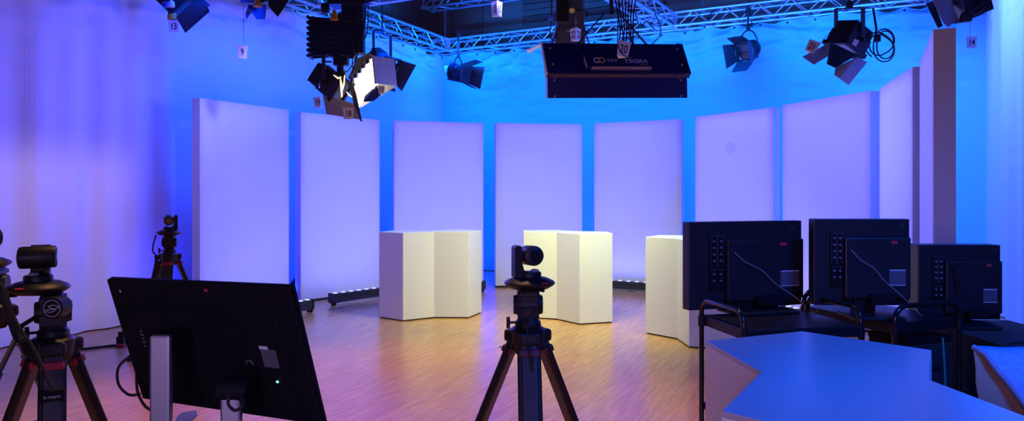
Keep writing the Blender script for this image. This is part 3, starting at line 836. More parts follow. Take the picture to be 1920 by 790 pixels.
MB().box((0, 0, .14), (.22, .25, .28)).build('case_body', M_BCLOTH, ec, bevel=.008)
MB().box((0, 0, .293), (.222, .252, .03)).build('lid', M_BLACKM, ec, bevel=.006)
for sx in (-1, 1): MB().box((sx * .114, 0, .18), (.012, .10, .025)).build('handle', M_RUBBER, ec, bevel=.004)
# covered table
tb = thing('covered_table', 'black cloth covered table under the right broadcast monitor', 'table', (2.18, 3.24, 0))
def drape(u, v):
    # u round the rim, v from the top edge to the floor
    w, dp = .42, .72
    per = 2 * (w + dp); s = (u % 1) * per
    if s < w: p = V((-w / 2 + s, -dp / 2)); n = V((0, -1))
    elif s < w + dp: p = V((w / 2, -dp / 2 + s - w)); n = V((1, 0))
    elif s < 2 * w + dp: p = V((w / 2 - (s - w - dp), dp / 2)); n = V((0, 1))
    else: p = V((-w / 2, dp / 2 - (s - 2 * w - dp))); n = V((-1, 0))
    k = v * (.018 * math.sin(u * 61) + .012 * math.sin(u * 97 + 1))
    q = p + n * (k + .010 * v)
    return (q.x, q.y, .878 - v * .863)
cl = MB().grid(drape, 160, 10); cl.box((0, 0, .873), (.42, .72, .012))
cl.build('table_cloth', M_BCLOTH, tb, smooth=True)
for sx in (-1, 1):
    for sy in (-1, 1): MB().box((sx * .17, sy * .30, .433), (.035, .035, .866)).build('leg', M_BLACKM, tb)
o = MB().tube(curve_pts([V((1.765, 3.06, .90)), V((1.77, 3.05, .7)), V((1.765, 3.05, .45)), V((1.79, 3.04, .16)), V((1.80, 3.03, .006)), V((1.84, 3.0, .006))]), .004).build('monitor_cable', M_GREENC, smooth=True, loc=(1.765, 3.06, .9))
tag(o, 'thin green cable hanging below the second trolley', 'cable')

# ------------------------------------------------------------------ chair with denim jacket
chx, chy = 1.865, 2.36
ch = thing('chair', 'dark chair under the denim jacket at the right frame edge', 'chair', (chx, chy, 0))
MB().box((0, .0, .755), (.54, .045, .44)).build('backrest', M_BCLOTH, ch, bevel=.02, seg=3)
MB().box((0, -.24, .46), (.46, .44, .06)).build('seat', M_BCLOTH, ch, bevel=.02, seg=3)
for sx in (-1, 1):
    MB().tube([(sx * .2, .0, .01), (sx * .2, .0, .62)], .013).build('leg', M_BLACKM, ch, smooth=True)
    MB().tube([(sx * .2, -.42, .01), (sx * .2, -.42, .44)], .013).build('leg', M_BLACKM, ch, smooth=True)
    MB().bar((sx * .2, .0, .43), (sx * .2, -.42, .43), .02, .02).build('side_rail', M_BLACKM, ch)
jk = thing('denim_jacket', 'blue denim jacket draped over the chair back at the right frame edge', 'jacket', (chx, chy, .975))
def shell(u, v):
    # v 0 = near hem, .5 = ridge over the chair back, 1 = far hem ; u across
    t = v * 2 - 1
    z = -.50 * abs(t) ** 1.15 + .028
    y = .050 * math.tanh(t * 7) + .05 * t * abs(t)
    slant = .30 * max(0, -t) ** .8 - .035 * min(1, max(0, -t) * 8) + .09 * min(1, max(0, t) * 6) + .06 * max(0, t)
    x0 = -.405 + slant; x1 = .40
    x = x0 + (x1 - x0) * u
    cr = (.020 * noise.noise(V((x * 7, z * 4, 1))) + .012 * noise.noise(V((x * 16, z * 11, 4)))) * min(1, abs(t) * 3 + .15)
    cr += .018 * math.exp(-((u - .07) / .07) ** 2) * (1 if t < 0 else -1) * -1 * min(1, abs(t) * 4)
    return (x, y + cr - .0 + (-.012 if t < 0 else .012), z + .010 * noise.noise(V((x * 6, 0, 7))))
MB().grid(shell, 60, 60).build('denim_shell', M_DENIM, jk, smooth='all', sol=.006)
def lining(u, v):
    z = .020 - v * .54; x = -.410 - .030 * min(1, 6 * v) + .05 * v + u * (.05 + .30 * v ** .8)
    y = -.004 - .050 * math.tanh(7 * v) - .035 * v + .006 * noise.noise(V((x * 9, z * 5, 3)))
    return (x, y, z)
MB().grid(lining, 20, 26).build('lining', M_LINING, jk, smooth='all', sol=.004)
edge = [shell(.004, v / 40) for v in range(0, 21)]
MB().tube([V(p) + V((0, -.004, 0)) for p in edge], .009, n=8).build('front_hem', M_STITCH, jk, smooth=True)
# ------------------------------------------------------------------ hanging number signs
def sign(num, p, yaw, label, w=.125, h=.135, cord=0, tilt=0, pitch=0, m=M_SIGN, cordlist=None, taper=.80):
    """triangular hanging number block, one number on each face; p = centre"""
    t = thing('number_sign', label, 'sign', tuple(p), 0, 'hanging number signs')
    M = Matrix.Rotation(math.radians(tilt), 4, 'Y') @ Matrix.Rotation(math.radians(pitch), 4, 'X') @ Matrix.Rotation(math.radians(yaw), 4, 'Z')
    q = MB(); r = w / math.sqrt(3)
    an = [-PI / 2 - PI / 3, -PI / 2 + PI / 3, PI / 2]
    tp = [V((math.cos(a) * r, math.sin(a) * r, h / 2)) for a in an]; bt = [V((math.cos(a) * r * taper, math.sin(a) * r * taper, -h / 2)) for a in an]
    q.M = M
    q.add(tp + bt, [(0, 1, 2), (5, 4, 3), (0, 3, 4, 1), (1, 4, 5, 2), (2, 5, 3, 0)])
    q.build('sign_block', m, t, bevel=.002)
    for zz, k in ((h / 2 - .004, 1.03), (-h / 2 + .003, taper * 1.04)):
        lp = MB(); lp.M = M
        lp.prism([V((math.cos(a) * r * k, math.sin(a) * r * k)) for a in an], zz - .004, zz + .004)
        lp.build('rim', m, t)
    for k in range(3):
        a = an[k]; b = an[(k + 1) % 3]
        mid = (tp[k] + tp[(k + 1) % 3] + bt[k] + bt[(k + 1) % 3]) / 4 
        x = (tp[(k + 1) % 3] - tp[k]).normalized(); y = ((tp[k] + tp[(k + 1) % 3]) - (bt[k] + bt[(k + 1) % 3])).normalized()
        z = x.cross(y)
        text(num, h * .78, M_INK, 'number', t, M @ frame(mid + z * .0008 - y * .006, x, y), sx=.72, offset=.0012)
    if cord:
        MB().cyl((0, 0, h / 2), (0, 0, h / 2 + cord), .003, n=6).build('cord', M_STEEL, t)
        MB().tube([V((.012 * math.cos(a), 0, h / 2 + cord * .44 + .018 * math.sin(a))) for a in [2 * PI * k / 12 for k in range(13)]], .003, n=5).build('cord_ring', M_STEEL, t, smooth=True)
    return t

# ------------------------------------------------------------------ stage lamps
def lamp(label, p, aim, s=.30, L=.30, doors=(30, 30, 30, 30), dl=.26, roll=0, rise=.5, rodto=None, round_yoke=False, body='box', knob=None, glow=None, inner=None, flare=.75, name='stage_lamp', cone=False, yk=None):
    """p = middle of the lamp front; aim = where it points; doors: opening of top, bottom, left, right leaf"""
    t = thing(name, label, 'lamp', tuple(p))
    a = V(aim).normalized(); x = a.cross(V((0, 0, 1)))
    x = x.normalized() if x.length > .05 else V((1, 0, 0))
    u = x.cross(a).normalized()
    x2 = x * math.cos(math.radians(roll)) + u * math.sin(math.radians(roll)); u2 = x2.cross(a).normalized()
    M = Matrix(((x2.x, a.x, u2.x, 0), (x2.y, a.y, u2.y, 0), (x2.z, a.z, u2.z, 0), (0, 0, 0, 1)))
    h = s / 2
    q = MB(); q.M = M
    if body == 'box':
        q.box((0, -L * .32, 0), (s * .92, L * .60, s * .92)); q.box((0, -L * .80, 0), (s * .78, L * .40, s * .78))
    else:
        q.lathe([(h * .55, 0), (h * .9, 0)], n=4)
        q.cyl((0, -L, 0), (0, -L * .75, 0), h * .66, h * .84, n=24); q.cyl((0, -L * .75, 0), (0, -.01, 0), h * .84, h * .88, n=24)
        q.box((0, -L * .55, -h * .80), (h * 1.1, L * .8, h * .5))
    q.build('lamp_body', M_LAMP, t, bevel=.012 if body == 'box' else .004)
    q = MB(); q.M = M
    for k in range(5):
        y = -L * (.62 + .08 * k)
        if body == 'box': q.box((0, y, 0), (s * .86, .008, s * .86))
        else: q.cyl((0, y, 0), (0, y - .008, 0), h * .93, n=24)
    q.build('cooling_ribs', M_LAMP, t)
    q = MB(); q.M = M
    for sx, sz, ww, hh_ in ((0, 1, s, .03), (0, -1, s, .03), (1, 0, .03, s), (-1, 0, .03, s)):
        q.box((sx * (h - .015), .0, sz * (h - .015)), (ww, .04, hh_))
    q.build('front_frame', M_LAMP, t)
    q = MB(); q.M = M
    q.cyl((0, -.012, 0), (0, .004, 0), h * .82, n=28)
    q.build('lens', glow or M_LENS, t, smooth=True)
    # four leaves
    for (dx, dz), ang in zip(((0, 1), (0, -1), (-1, 0), (1, 0)), doors):
        if ang is None: continue
        an = math.radians(ang)
        hinge = V((dx * h, .02, dz * h)); out = V((dx, 0, dz)); ux = V((dz if dz else 0, 0, -dx if dx else 0))
        ux = V((1, 0, 0)) if dz else V((0, 0, 1))
        dirv = (V((0, 1, 0)) * math.cos(an) + out * math.sin(an)) * dl
        c0 = hinge - ux * h * .97; c1 = hinge + ux * h * .97
        k = flare if dz else 1.30
        e1 = hinge + dirv + ux * h * k; e0 = hinge + dirv - ux * h * k
        q = MB(); q.M = M; q.plate([c0, c1, e1, e0], .004)
        lf = q.build('barn_door', M_LEAF, t)
        q = MB(); q.M = M; q.cyl(hinge - ux * h * .3, hinge + ux * h * .3, .006, n=8).build('hinge', M_STEEL, lf)
    # yoke
    pv = [M @ V((sg * (h + .006), -L * .42, 0)) for sg in (-1, 1)]
    mid = (pv[0] + pv[1]) / 2; top = mid + V((0, 0, rise))
    q = MB()
    if round_yoke:
        ax = (pv[1] - pv[0]) / 2
        pts = [mid + ax * -math.cos(b) * 1.12 + V((0, 0, rise)) * math.sin(b) for b in [PI * k / 18 for k in range(19)]]
        q.tube(pts, .011, n=8)
    else:
        for pp in pv:
            o2 = (pp - mid).normalized() * .012
            q.bar(pp + o2 - V((0, 0, .03)), pp + o2 + V((0, 0, rise)), .045, .010, up=(pv[1] - pv[0]))
        q.bar(pv[0] * 1 + V((0, 0, rise)), pv[1] + V((0, 0, rise)), .045, .012)
    q.build('yoke', M_LAMP, t, smooth=round_yoke)
    for pp in pv:
        o2 = (pp - mid).normalized()
        MB().cyl(pp + o2 * .004, pp + o2 * .035, .022, n=12).build('tilt_knob', knob or M_BLACK, t, smooth=True)
    if rodto:
        q = MB(); zt = rodto - p[2]
        q.cyl(top, V((top.x, top.y, zt)), .014, n=10); q.box(top + V((0, 0, .03)), (.05, .05, .07)); q.box((top.x, top.y, zt - .03), (.06, .09, .08))
        q.build('hanging_clamp', M_LAMP, t, smooth=False)
    return t, M

M_BEIGE = mat('leaf_warm_light', (.55, .45, .34), .6, nz=.1, ns=20)  # inner side of a leaf, warm light put into the colour
def leaf(t, p, pts, m=None):
    MB().plate([at(*q) - p for q in pts], .004).build('barn_door', m or M_LEAFB, t)
def cable(name, ps, r, label, m=M_RUBBER, n=8):
    o = MB().tube(curve_pts(ps, n), r, n=6).build(name, m, smooth=True, loc=ps[0]); tag(o, label, 'cable'); return o

# lamp above sign 13
p = at(343, 18, 8.3)
t, M = lamp('black barn door lamp above the number 13 sign at upper left', p, (.72, -.03, -.69), s=.27, L=.40, doors=(None, None, None, None), rise=.5, rodto=5.2, roll=6)
leaf(t, p, [(330, 32.5, 8.05), (361, 4.5, 8.05), (369, 4, 8.05), (390, 14.5, 8.0), (393, 22, 8.0), (347.5, 62, 7.95)], M_LEAF)
leaf(t, p, [(355, 50, 8.12), (383, 27, 8.15), (380, 20, 8.3), (350, 44, 8.3)], M_LEAFO)
leaf(t, p, [(352, 2, 8.45), (372, -12, 8.45), (394, 10, 8.4), (388, 14, 8.4)], M_LEAF)
MB().lathe([(.035, -.035), (.03, .02), (.012, .035)], c=at(321.5, 7, 8.02) - p, n=12).build('adjusting_knob', M_SIGN, t, smooth=True)
MB().box(at(310, 9, 8.05) - p, (.05, .05, .06)).build('connector', mat('blue_connector', (.03, .08, .5), .5), t, bevel=.008)
o = MB().lathe([(.05, -.04), (.05, .0), (.035, .05), (.01, .06)], c=(0, 0, 0), n=14).build('lamp_safety_cone', M_ORANGE, smooth=True); o.location = at(323, 30, 8.2)
tag(o, 'small orange pull cone by the number 13 sign', 'cone')
sign('13', at(327.5, 50, 8.2), 8, 'white number sign reading 13', w=.125, h=.125, cord=.1)
# lamps above sign 9
p = at(490, -6, 8.6)
t, M = lamp('barn door lamp with leaves tinted by blue light above the number 9 sign', p, (.10, -.05, -1), s=.26, L=.34, doors=(None, None, None, None), rise=.45, rodto=5.2)
leaf(t, p, [(465.5, 9, 8.5), (498, 8.4, 8.5), (499.5, 15, 8.48), (497, 35.7, 8.4), (480.5, 36, 8.4), (466, 15, 8.48)], M_LEAFN)
leaf(t, p, [(466, 8, 8.52), (471, 22.8, 8.6), (462, 36.5, 8.6), (460, 26, 8.6)], M_LEAFN)
leaf(t, p, [(502.5, -6, 8.5), (545, -4, 8.5), (520.7, 32, 8.4), (503, 11, 8.46)], M_LEAF)
MB().box(at(464, 0, 8.45) - p, (.14, .08, .06)).build('yoke_bracket', M_LEAFN, t, bevel=.012)
o = MB().lathe([(.05, -.045), (.045, .0), (.02, .035), (.01, .045)], n=14).build('lamp_safety_cone', M_ORANGE, smooth=True); o.location = at(483, 5, 8.3)
tag(o, 'small orange pull cone between the lamps above the number 9 sign', 'cone')
sign('9', at(457, 98, 8.0), -6, 'white number sign reading 9 on a long cord', w=.125, h=.128, cord=.62)

# folding hanger with carriage
pg = at(640, 52, 8.4)
t = thing('pantograph', 'black folding scissor hanger above the brightly lit lamps', 'hanger', tuple(pg))
tz = .10; zb = -.33
sc_ = MB(); nlev = 7; w = .25; hx = (tz - zb) / nlev; X0 = -.10
for i in range(nlev):
    z0 = zb + i * hx; z1 = z0 + hx
    for y in (-.07, .07):
        sc_.bar((X0 - w, y, z0 + .010), (X0 + w, y, z1 - .010), .036, .012, up=(0, 1, 0)); sc_.bar((X0 + w, y * 1.25, z0 + .010), (X0 - w, y * 1.25, z1 - .010), .036, .012, up=(0, 1, 0))
sc_.build('scissor_arms', M_PANTO, t, bevel=.002)
for i in range(nlev + 1):
    for sx in (-1, 1): MB().cyl((X0 + sx * w, -.10, zb + i * hx), (X0 + sx * w, .10, zb + i * hx), .019, n=10).build('pivot_rod', M_PANTO, t, smooth=True)
q = MB(); q.box((.08, 0, tz + .21), (.42, .24, .14)).box((.14, .0, tz + .07), (.24, .20, .20)).cyl((-.22, 0, tz + .12), (-.14, 0, tz + .12), .06).box((.10, -.08, tz + .02), (.10, .05, .16))
q.build('carriage', M_PANTO, t, bevel=.01)
MB().bar((.24, -.1, tz + .14), (.38, -.05, tz + .20), .05, .02).build('carriage_lever', M_PANTO, t)
q = MB(); q.box((.02, -.02, -.08), (.09, .13, .46)).box((.16, 0, -.10), (.20, .13, .40)); q.build('spring_case', M_PANTO, t, bevel=.008)
q = MB(); q.box((-.0, 0, zb - .05), (.16, .12, .10)).cyl((0, 0, zb - .1), (0, 0, zb - .20), .03).cyl((0, 0, zb - .15), (0, 0, zb - .17), .05).box((0, 0, zb - .2), (.10, .06, .05))
q.build('lamp_spigot', M_PANTO, t, bevel=.004)
o = MB().lathe([(.046, -.055), (.042, -.04), (.018, .045), (.006, .055)], n=14).build('lamp_safety_cone', M_ORANGE, smooth=True); o.location = at(627, 28, 8.2)
tag(o, 'small orange pull cone beside the black folding hanger', 'cone')

# dark lamp, its warm reflections added as glowing strips
p = at(640, 172, 8.3)
t, M = lamp('dark lamp with glowing glint strips and a beige lit lower leaf under the folding hanger', p, (.62, -.20, -.50), s=.28, L=.38, doors=(None, None, None, None), rise=.30, rodto=None, glow=M_LENS)
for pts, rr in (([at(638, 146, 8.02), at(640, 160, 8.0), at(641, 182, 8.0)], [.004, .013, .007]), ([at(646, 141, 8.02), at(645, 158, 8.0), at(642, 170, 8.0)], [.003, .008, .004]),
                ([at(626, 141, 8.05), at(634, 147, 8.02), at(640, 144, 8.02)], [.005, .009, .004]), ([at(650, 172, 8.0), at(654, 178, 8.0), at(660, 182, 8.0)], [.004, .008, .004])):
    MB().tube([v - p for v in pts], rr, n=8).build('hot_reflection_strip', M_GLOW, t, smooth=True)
lw_ = [at(605, 178, 8.25), at(648, 190, 8.15), at(672, 196, 8.1), at(674, 224, 8.0), at(612, 214, 8.15)]
MB().plate([v - p for v in lw_], .004).build('lower_leaf', mat('beige_lit_leaf', (.40, .34, .30), .6, nz=.1, ns=20), t)  # warm light on the lower leaf put into its beige
dlf = [at(650, 149, 8.18), at(660, 154, 8.14), at(668, 176, 8.08), at(679, 228, 7.98), at(676, 228, 7.98), at(665, 200, 8.02)]
MB().plate([v - p for v in dlf], .004).build('side_leaf', M_LEAF, t)
sign('19', at(597.5, 192, 8.6), -20, 'white number sign reading 19', w=.10, h=.12, tilt=-3)
sign('18', at(654, 213, 7.9), 4, 'white number sign reading 18', w=.118, h=.118)

# bank of bright tubes
c0 = at(700, 105, 8.5)
t = thing('softlight', 'bright softlight with a row of lit tubes and a silver housing', 'lamp', tuple(c0))
u_ = V((-.262, .20, -.245)); v_ = V((.032, 0, -.315)); w_ = V((.205, .20, .0))
def P_(a, b, c=0): return u_ * a + v_ * b + w_ * c
q = MB()
q.add([P_(0, 0, 0), P_(1, 0, 0), P_(1, 1, 0), P_(0, 1, 0), P_(0, 0, 1), P_(1, 0, .2), P_(1, 1, .2), P_(0, 1, 1)],
      [(4, 7, 6, 5), (0, 4, 5, 1), (1, 5, 6, 2), (3, 7, 4, 0)])
q.build('housing', M_SILVER, t, sol=.006)
MB().plate([at(*q_) - c0 for q_ in ((684, 180, 8.52), (706, 160, 8.50), (714, 178, 8.44), (700, 190, 8.42), (681, 191, 8.46))], .004).build('bottom_leaf', M_LEAFN, t)
nn = u_.cross(v_).normalized()
if nn.y > 0: nn = -nn
q = MB().plate([P_(.02, .02, .12), P_(.98, .02, .12), P_(.98, .98, .12), P_(.02, .98, .12)], .004); q.build('reflector', M_REFLECT, t)
pr = None
for k in range(5):
    a = .10 + .2 * k
    MB().tube([P_(a, .04) + nn * .0, P_(a, .98) + nn * .012, P_(a, 1.10) + nn * .012], [.024, .024, .018], n=12).build('lit_tube', M_TUBE, t, smooth=True)
    MB().cyl(P_(a + .06, .07) + nn * .03, P_(a + .06, .07) + nn * .055, .022, n=12).build('tube_holder', M_BLACK, t, smooth=True)
q = MB()
q.plate([P_(-.02, -.02) + nn * .02, P_(1.04, -.02) + nn * .02, P_(1.10, -.14) + nn * .06, P_(.5, -.30) + nn * .10, P_(.02, -.12) + nn * .06], .006)
q.build('top_leaf', M_LEAF, t)
for a in (0, 1): MB().bar(P_(a, -.02) + nn * .01, P_(a, 1.02) + nn * .01, .02, .02).build('front_rim', M_SILVER, t)
MB().bar(P_(.5, -.02, .5), P_(.5, -.02, .5) + V((0, 0, .16)), .05, .03).cyl(P_(.5, -.02, .5) + V((0, 0, .14)), P_(.5, -.02, .5) + V((0, 0, .24)), .03).build('spigot', M_LAMP, t)
# lamp behind it with sign 17
p = at(728, 128, 11.2)
lamp('dark barn door lamp half hidden behind the bright softlight', p, (.60, -.35, -.50), s=.36, L=.34, doors=(20, 20, 24, 30), dl=.22, rise=.45, rodto=4.4, body='round')
bl = [at(690, 176, 9.0), at(705, 166, 9.0), at(713, 178, 9.0), at(700, 190, 9.0), at(680, 190, 9.0)]
sign('17', at(715.5, 168.5, 8.25), 3, 'small white number sign reading 17 under the bright softlight', w=.078, h=.088)
# cables of the hanger
cable('lamp_cable', [at(686, 0, 8.4), at(684, 40, 8.35), at(676, 80, 8.3), at(660, 140, 8.3)], .007, 'black cable from the folding hanger to the dark lamp with the glowing glint strips')
cable('lamp_cable', [at(690, 10, 8.45), at(688, 60, 8.45), at(672, 100, 8.4), at(655, 130, 8.35), at(640, 138, 8.3)], .006, 'second black cable hanging beside the folding hanger')
cable('lamp_cable', [at(664, 15, 8.3), at(665, 55, 8.3), at(664, 85, 8.3), at(662, 128, 8.3), at(690, 118, 8.4)], .006, 'black cable along the folding hanger to the bright softlight')
cable('safety_wire', [at(622, 116, 8.2), at(606, 118, 8.25), at(604, 140, 8.2), at(598, 165, 8.2)], .010, 'black wire bracket left of the dark lamp with the glowing glint strips')

# small fresnel near the corner
p = at(870, 138, 12.6)
lamp('small round yoke theatre lamp hanging near the truss corner, pointing right', p, (.86, -.36, -.22), s=.30, L=.26, doors=(26, 14, 18, 18), dl=.24, rise=.26, rodto=4.22, round_yoke=True, body='round', flare=.9)
sign('15', at(838, 130, 12.9), 10, 'small dim number sign reading 15 behind the round yoke lamp', w=.10, h=.11)
# small fresnel right of centre
p = at(1396, 97, 11.2)
lamp('small round yoke theatre lamp right of the big light bank, pointing left', p, (-.62, -.62, -.30), s=.28, L=.28, doors=(30, 24, 14, 10), dl=.26, rise=.30, rodto=4.25, round_yoke=True, body='round', flare=.9)

# sign 10 and lamp 22
sign('10', at(931.5, 17, 8.6), 62, 'white two sided number sign reading 10 on both faces', w=.13, h=.165, pitch=0, taper=.86)
p = at(1069, 52, 8.8)
t, M = lamp('black lamp with a yellow knob above the big black light bank', p, (.0, .35, -1), s=.33, L=.36, doors=(10, 8, 16, 22), dl=.24, rise=.4, rodto=5.2, flare=1.0)
q = MB(); pp = at(1055, 21, 8.5) - p
q.box(pp, (.15, .06, .27)).build('ballast', M_LAMP, t, bevel=.01)
q = MB()
for k in range(6): q.box(pp + V((-.05 + .02 * k, -.035, 0)), (.008, .01, .24))
q.build('ballast_fins', M_BLACKM, t)
MB().cyl(at(1073, 19, 8.45) - p, at(1072, 20, 8.38) - p, .033, .030, n=10).build('yellow_knob', M_YELLOW, t, smooth=True)
MB().box(at(1033, 33, 8.5) - p, (.06, .06, .06)).build('plug', mat('blue_plug', (.05, .15, .6), .5), t, bevel=.01)
sign('22', at(1079.5, 65, 8.3), 60, 'white two sided number sign reading 22 on both faces', w=.125, h=.135, cord=.16)
cable('lamp_cable', [at(1034, -5, 8.5), at(1034, 35, 8.5), at(1031, 65, 8.55), at(1036, 75, 8.55), at(1046, 66, 8.6)], .007, 'black cable looping down left of the lamp with the yellow knob')

# ------------------------------------------------------------------ the big light bank
bp = at(1162, 137, 7.0)
t = thing('light_bank', 'big black fluorescent light bank with white lettering hanging above the set', 'lamp', tuple(bp))
Mx = Matrix.Rotation(math.radians(8), 4, 'Z') @ Matrix.Rotation(math.radians(-1.1), 4, 'Y')
Wd = 1.375
M_BANK = mat('bank_housing_blue_light', (.007, .010, .105), .42, nz=.15, ns=12)  # black housing, the blue light on it put into the colour
def bk(mb): mb.M = Mx; return mb
def prof(name, pr, m, W_=Wd, x=0, **k):
    q = bk(MB()); n = len(pr)
    vs = [(x - W_ / 2, a, b) for a, b in pr] + [(x + W_ / 2, a, b) for a, b in pr]
    q.add(vs, [tuple(range(n)), tuple(range(2 * n - 1, n - 1, -1))] + [(i, n + i, n + (i + 1) % n, (i + 1) % n) for i in range(n)])
    return q.build(name, m, t, **k)
prof('housing', [(0, 0), (.22, .32), (.245, .305), (.06, -.035)], M_BANK, bevel=.004)
prof('end_cap', [(-.003, -.002), (.218, .325), (.250, .306), (.062, -.040)], M_SIGN, .012, -Wd / 2 - .007)
prof('end_cap', [(-.003, -.002), (.218, .325), (.250, .306), (.062, -.040)], M_BANK, .012, Wd / 2 + .007)
prof('rim', [(-.004, .004), (.216, .326), (.225, .318), (.006, -.004)], M_BANK, .03, Wd / 2 - .03)
q = bk(MB()); q.box((.0, .06, -.130), (Wd - .015, .012, .195)); q.build('lower_flap', M_BANK, t, bevel=.002)
q = bk(MB()); q.box((-Wd / 2 - .003, .058, -.135), (.012, .016, .187)); q.build('flap_edge', M_SIGN, t)
q = bk(MB()); q.plate([(-Wd / 2 + .02, .24, .33), (-Wd / 2 - .14, .34, .27), (-Wd / 2 - .11, .44, .26), (-Wd / 2 + .02, .44, .33)], .006); q.build('side_flap', M_SIGN, t)
q = bk(MB())
for sx in (-1, 1):
    for z in (-.06, -.21): q.cyl((sx * (Wd / 2 - .075), .054, z), (sx * (Wd / 2 - .075), .048, z), .008, n=8)
    q.cyl((sx * (Wd / 2 - .06), .05, .09), (sx * (Wd / 2 - .06), .042, .085), .008, n=8); q.cyl((sx * (Wd / 2 - .06), .165, .26), (sx * (Wd / 2 - .06), .158, .255), .008, n=8)
    q.box((sx * (Wd / 2 - .09), .055, -.03), (.03, .02, .012))
q.build('bolt_heads', M_PRINT, t)
# raised ballast box with the lettering
fx_ = V((1, 0, 0)); fy_ = V((0, .22, .32)).normalized(); fz_ = fx_.cross(fy_)
if fz_.y > 0: fz_ = -fz_
def onface(x, s, n): return V((x, 0, 0)) + fy_ * s + fz_ * n
q = bk(MB())
c = [onface(-.31, .045, 0), onface(.31, .045, 0), onface(.27, .21, 0), onface(-.33, .21, 0)]
dn = fz_ * .035
q.add([Vv for Vv in c] + [Vv + dn for Vv in c], [(0, 3, 2, 1), (4, 5, 6, 7), (0, 1, 5, 4), (1, 2, 6, 5), (2, 3, 7, 6), (3, 0, 4, 7)])
q.build('ballast_box', M_BANK, t, bevel=.003)
q = bk(MB()); q.bar(onface(-.27, .040, .020), onface(.31, .040, .020), .004, .048, up=fz_); q.build('box_underside_lit', mat('underside_warm_light', (.30, .22, .22), .5, nz=.2, ns=30), t)  # warm light under the box put into a lighter strip
q = bk(MB()); q.bar((-Wd / 2 + .03, .026, -.022), (Wd / 2 - .03, .026, -.022), .003, .05, up=(0, .06, -.035)); q.build('lower_lip', mat('lip_warm_light', (.10, .055, .075), .5), t)  # ledge colour carries the warm light from below
lf = lambda x, s: Mx @ frame(onface(x, s, .0362), fx_, fy_)
SH = Matrix(((1, .22, 0, 0), (0, 1, 0, 0), (0, 0, 1, 0), (0, 0, 0, 1)))
text('TEGRA', .064, M_LOGO, 'lettering', t, lf(.172, .118) @ SH, sx=1.16, offset=.0016)
def dashes(x, s0, n, w, h, m):
    for k in range(n):
        q = bk(MB()); q.bar(onface(x + k * w * 1.35, s0, .0366), onface(x + k * w * 1.35 + w, s0, .0366), .001, h, up=fy_); q.build('small_print', m, t)
dashes(.075, .168, 2, .030, .007, M_LOGO2); dashes(.205, .076, 2, .028, .008, M_LOGO2)
dashes(-.105, .138, 3, .026, .008, M_LOGO); dashes(-.105, .118, 3, .026, .008, M_LOGO)
q = bk(MB()); q.bar(onface(-.312, .055, .02), onface(-.325, .195, .02), .004, .034, up=fz_); q.build('box_edge', M_SIGN, t)
q = bk(MB())
for cx, m_ in ((-.205, 0), (-.160, 1)):
    pts = [onface(cx + .030 * math.cos(a), .128 + .030 * math.sin(a), .037) for a in [.5 + 5.4 * k / 16 for k in range(17)]]
    if m_ == 0: q.tube(pts, .006, n=6)
    else:
        q2 = bk(MB()); q2.tube([onface(cx + .030 * math.cos(a), .128 + .030 * math.sin(a), .037) for a in [2 * PI * k / 16 for k in range(17)]], .006, n=6); q2.build('round_logo', M_LOGO2, t, smooth=True)
q.build('round_logo', M_LOGO, t, smooth=True)
for k in range(4):
    q = bk(MB()); yy = .12 + .045 * k
    q.cyl((-Wd / 2 + .06, yy + .02, -.035 + .006 * k), (Wd / 2 - .06, yy + .02, -.035 + .006 * k), .016, n=10).build('tube', mat('fluorescent_tube_%d' % k, (1, 1, .9), .3, emit=(1, .92, .62), es=1.5), t, smooth=True)
q = bk(MB())
for sx in (-.35, .35): q.bar((sx, .24, .31), (sx * .2, .24, .62), .03, .012)
q.cyl((0, .24, .6), (0, .24, 2.1), .02)
q.build('hanging_yoke', M_LAMP, t)
sign('20', at(1166.5, 93, 6.75), 14, 'white number sign reading 20 before the big black light bank', w=.132, h=.138, tilt=8, pitch=-4)
for k in range(7):
    x0 = 1152 + k * 7
    cable('bank_cable', [at(x0, -12, 7.25), at(x0 + 6 - 2 * k, 25, 7.2 + .02 * k), at(1163 + 4 * k, 55, 7.15), at(1160 + 5 * k + 6 * math.sin(k * 2), 82, 7.12)], .007,
          ['leftmost', 'second', 'third', 'middle', 'fifth', 'sixth', 'rightmost'][k] + ' of the black cables bundled above the number 20 sign')
cable('bank_cable', [at(1160, 0, 7.0), at(1158, 60, 6.85), at(1159, 85, 6.62), at(1166, 100, 6.60), at(1176, 108, 6.62)], .005, 'thin black cable curving across the number 20 sign')
cable('bank_cable', [at(1170, 50, 6.9), at(1185, 75, 6.85), at(1192, 90, 6.82), at(1196, 103, 6.80)], .004, 'thin cable running down to the lettered box of the light bank')
cable('truss_cable', [at(1228, 25, 10.6), at(1238, 50, 11), at(1236, 68, 11.4), at(1222, 83, 11.6)], .009, 'black cable dangling from the crossing truss')
cable('truss_cable', [at(1190, 20, 10.2), at(1197, 45, 10.6), at(1203, 50, 10.8), at(1212, 40, 11), at(1222, 50, 11.2), at(1232, 58, 11.4)], .008, 'wavy black cable along the crossing truss')
cable('truss_cable', [at(1300, 58, 12.1), at(1320, 52, 12.1), at(1330, 30, 12.0), at(1345, 12, 11.8)], .010, 'black cable wound on the back truss right of the crossing truss')
cable('truss_cable', [at(1395, 5, 11.7), at(1403, 14, 11.65), at(1408, 26, 11.6), at(1410, 52, 11.55)], .008, 'black cable down to the round yoke lamp right of the light bank')

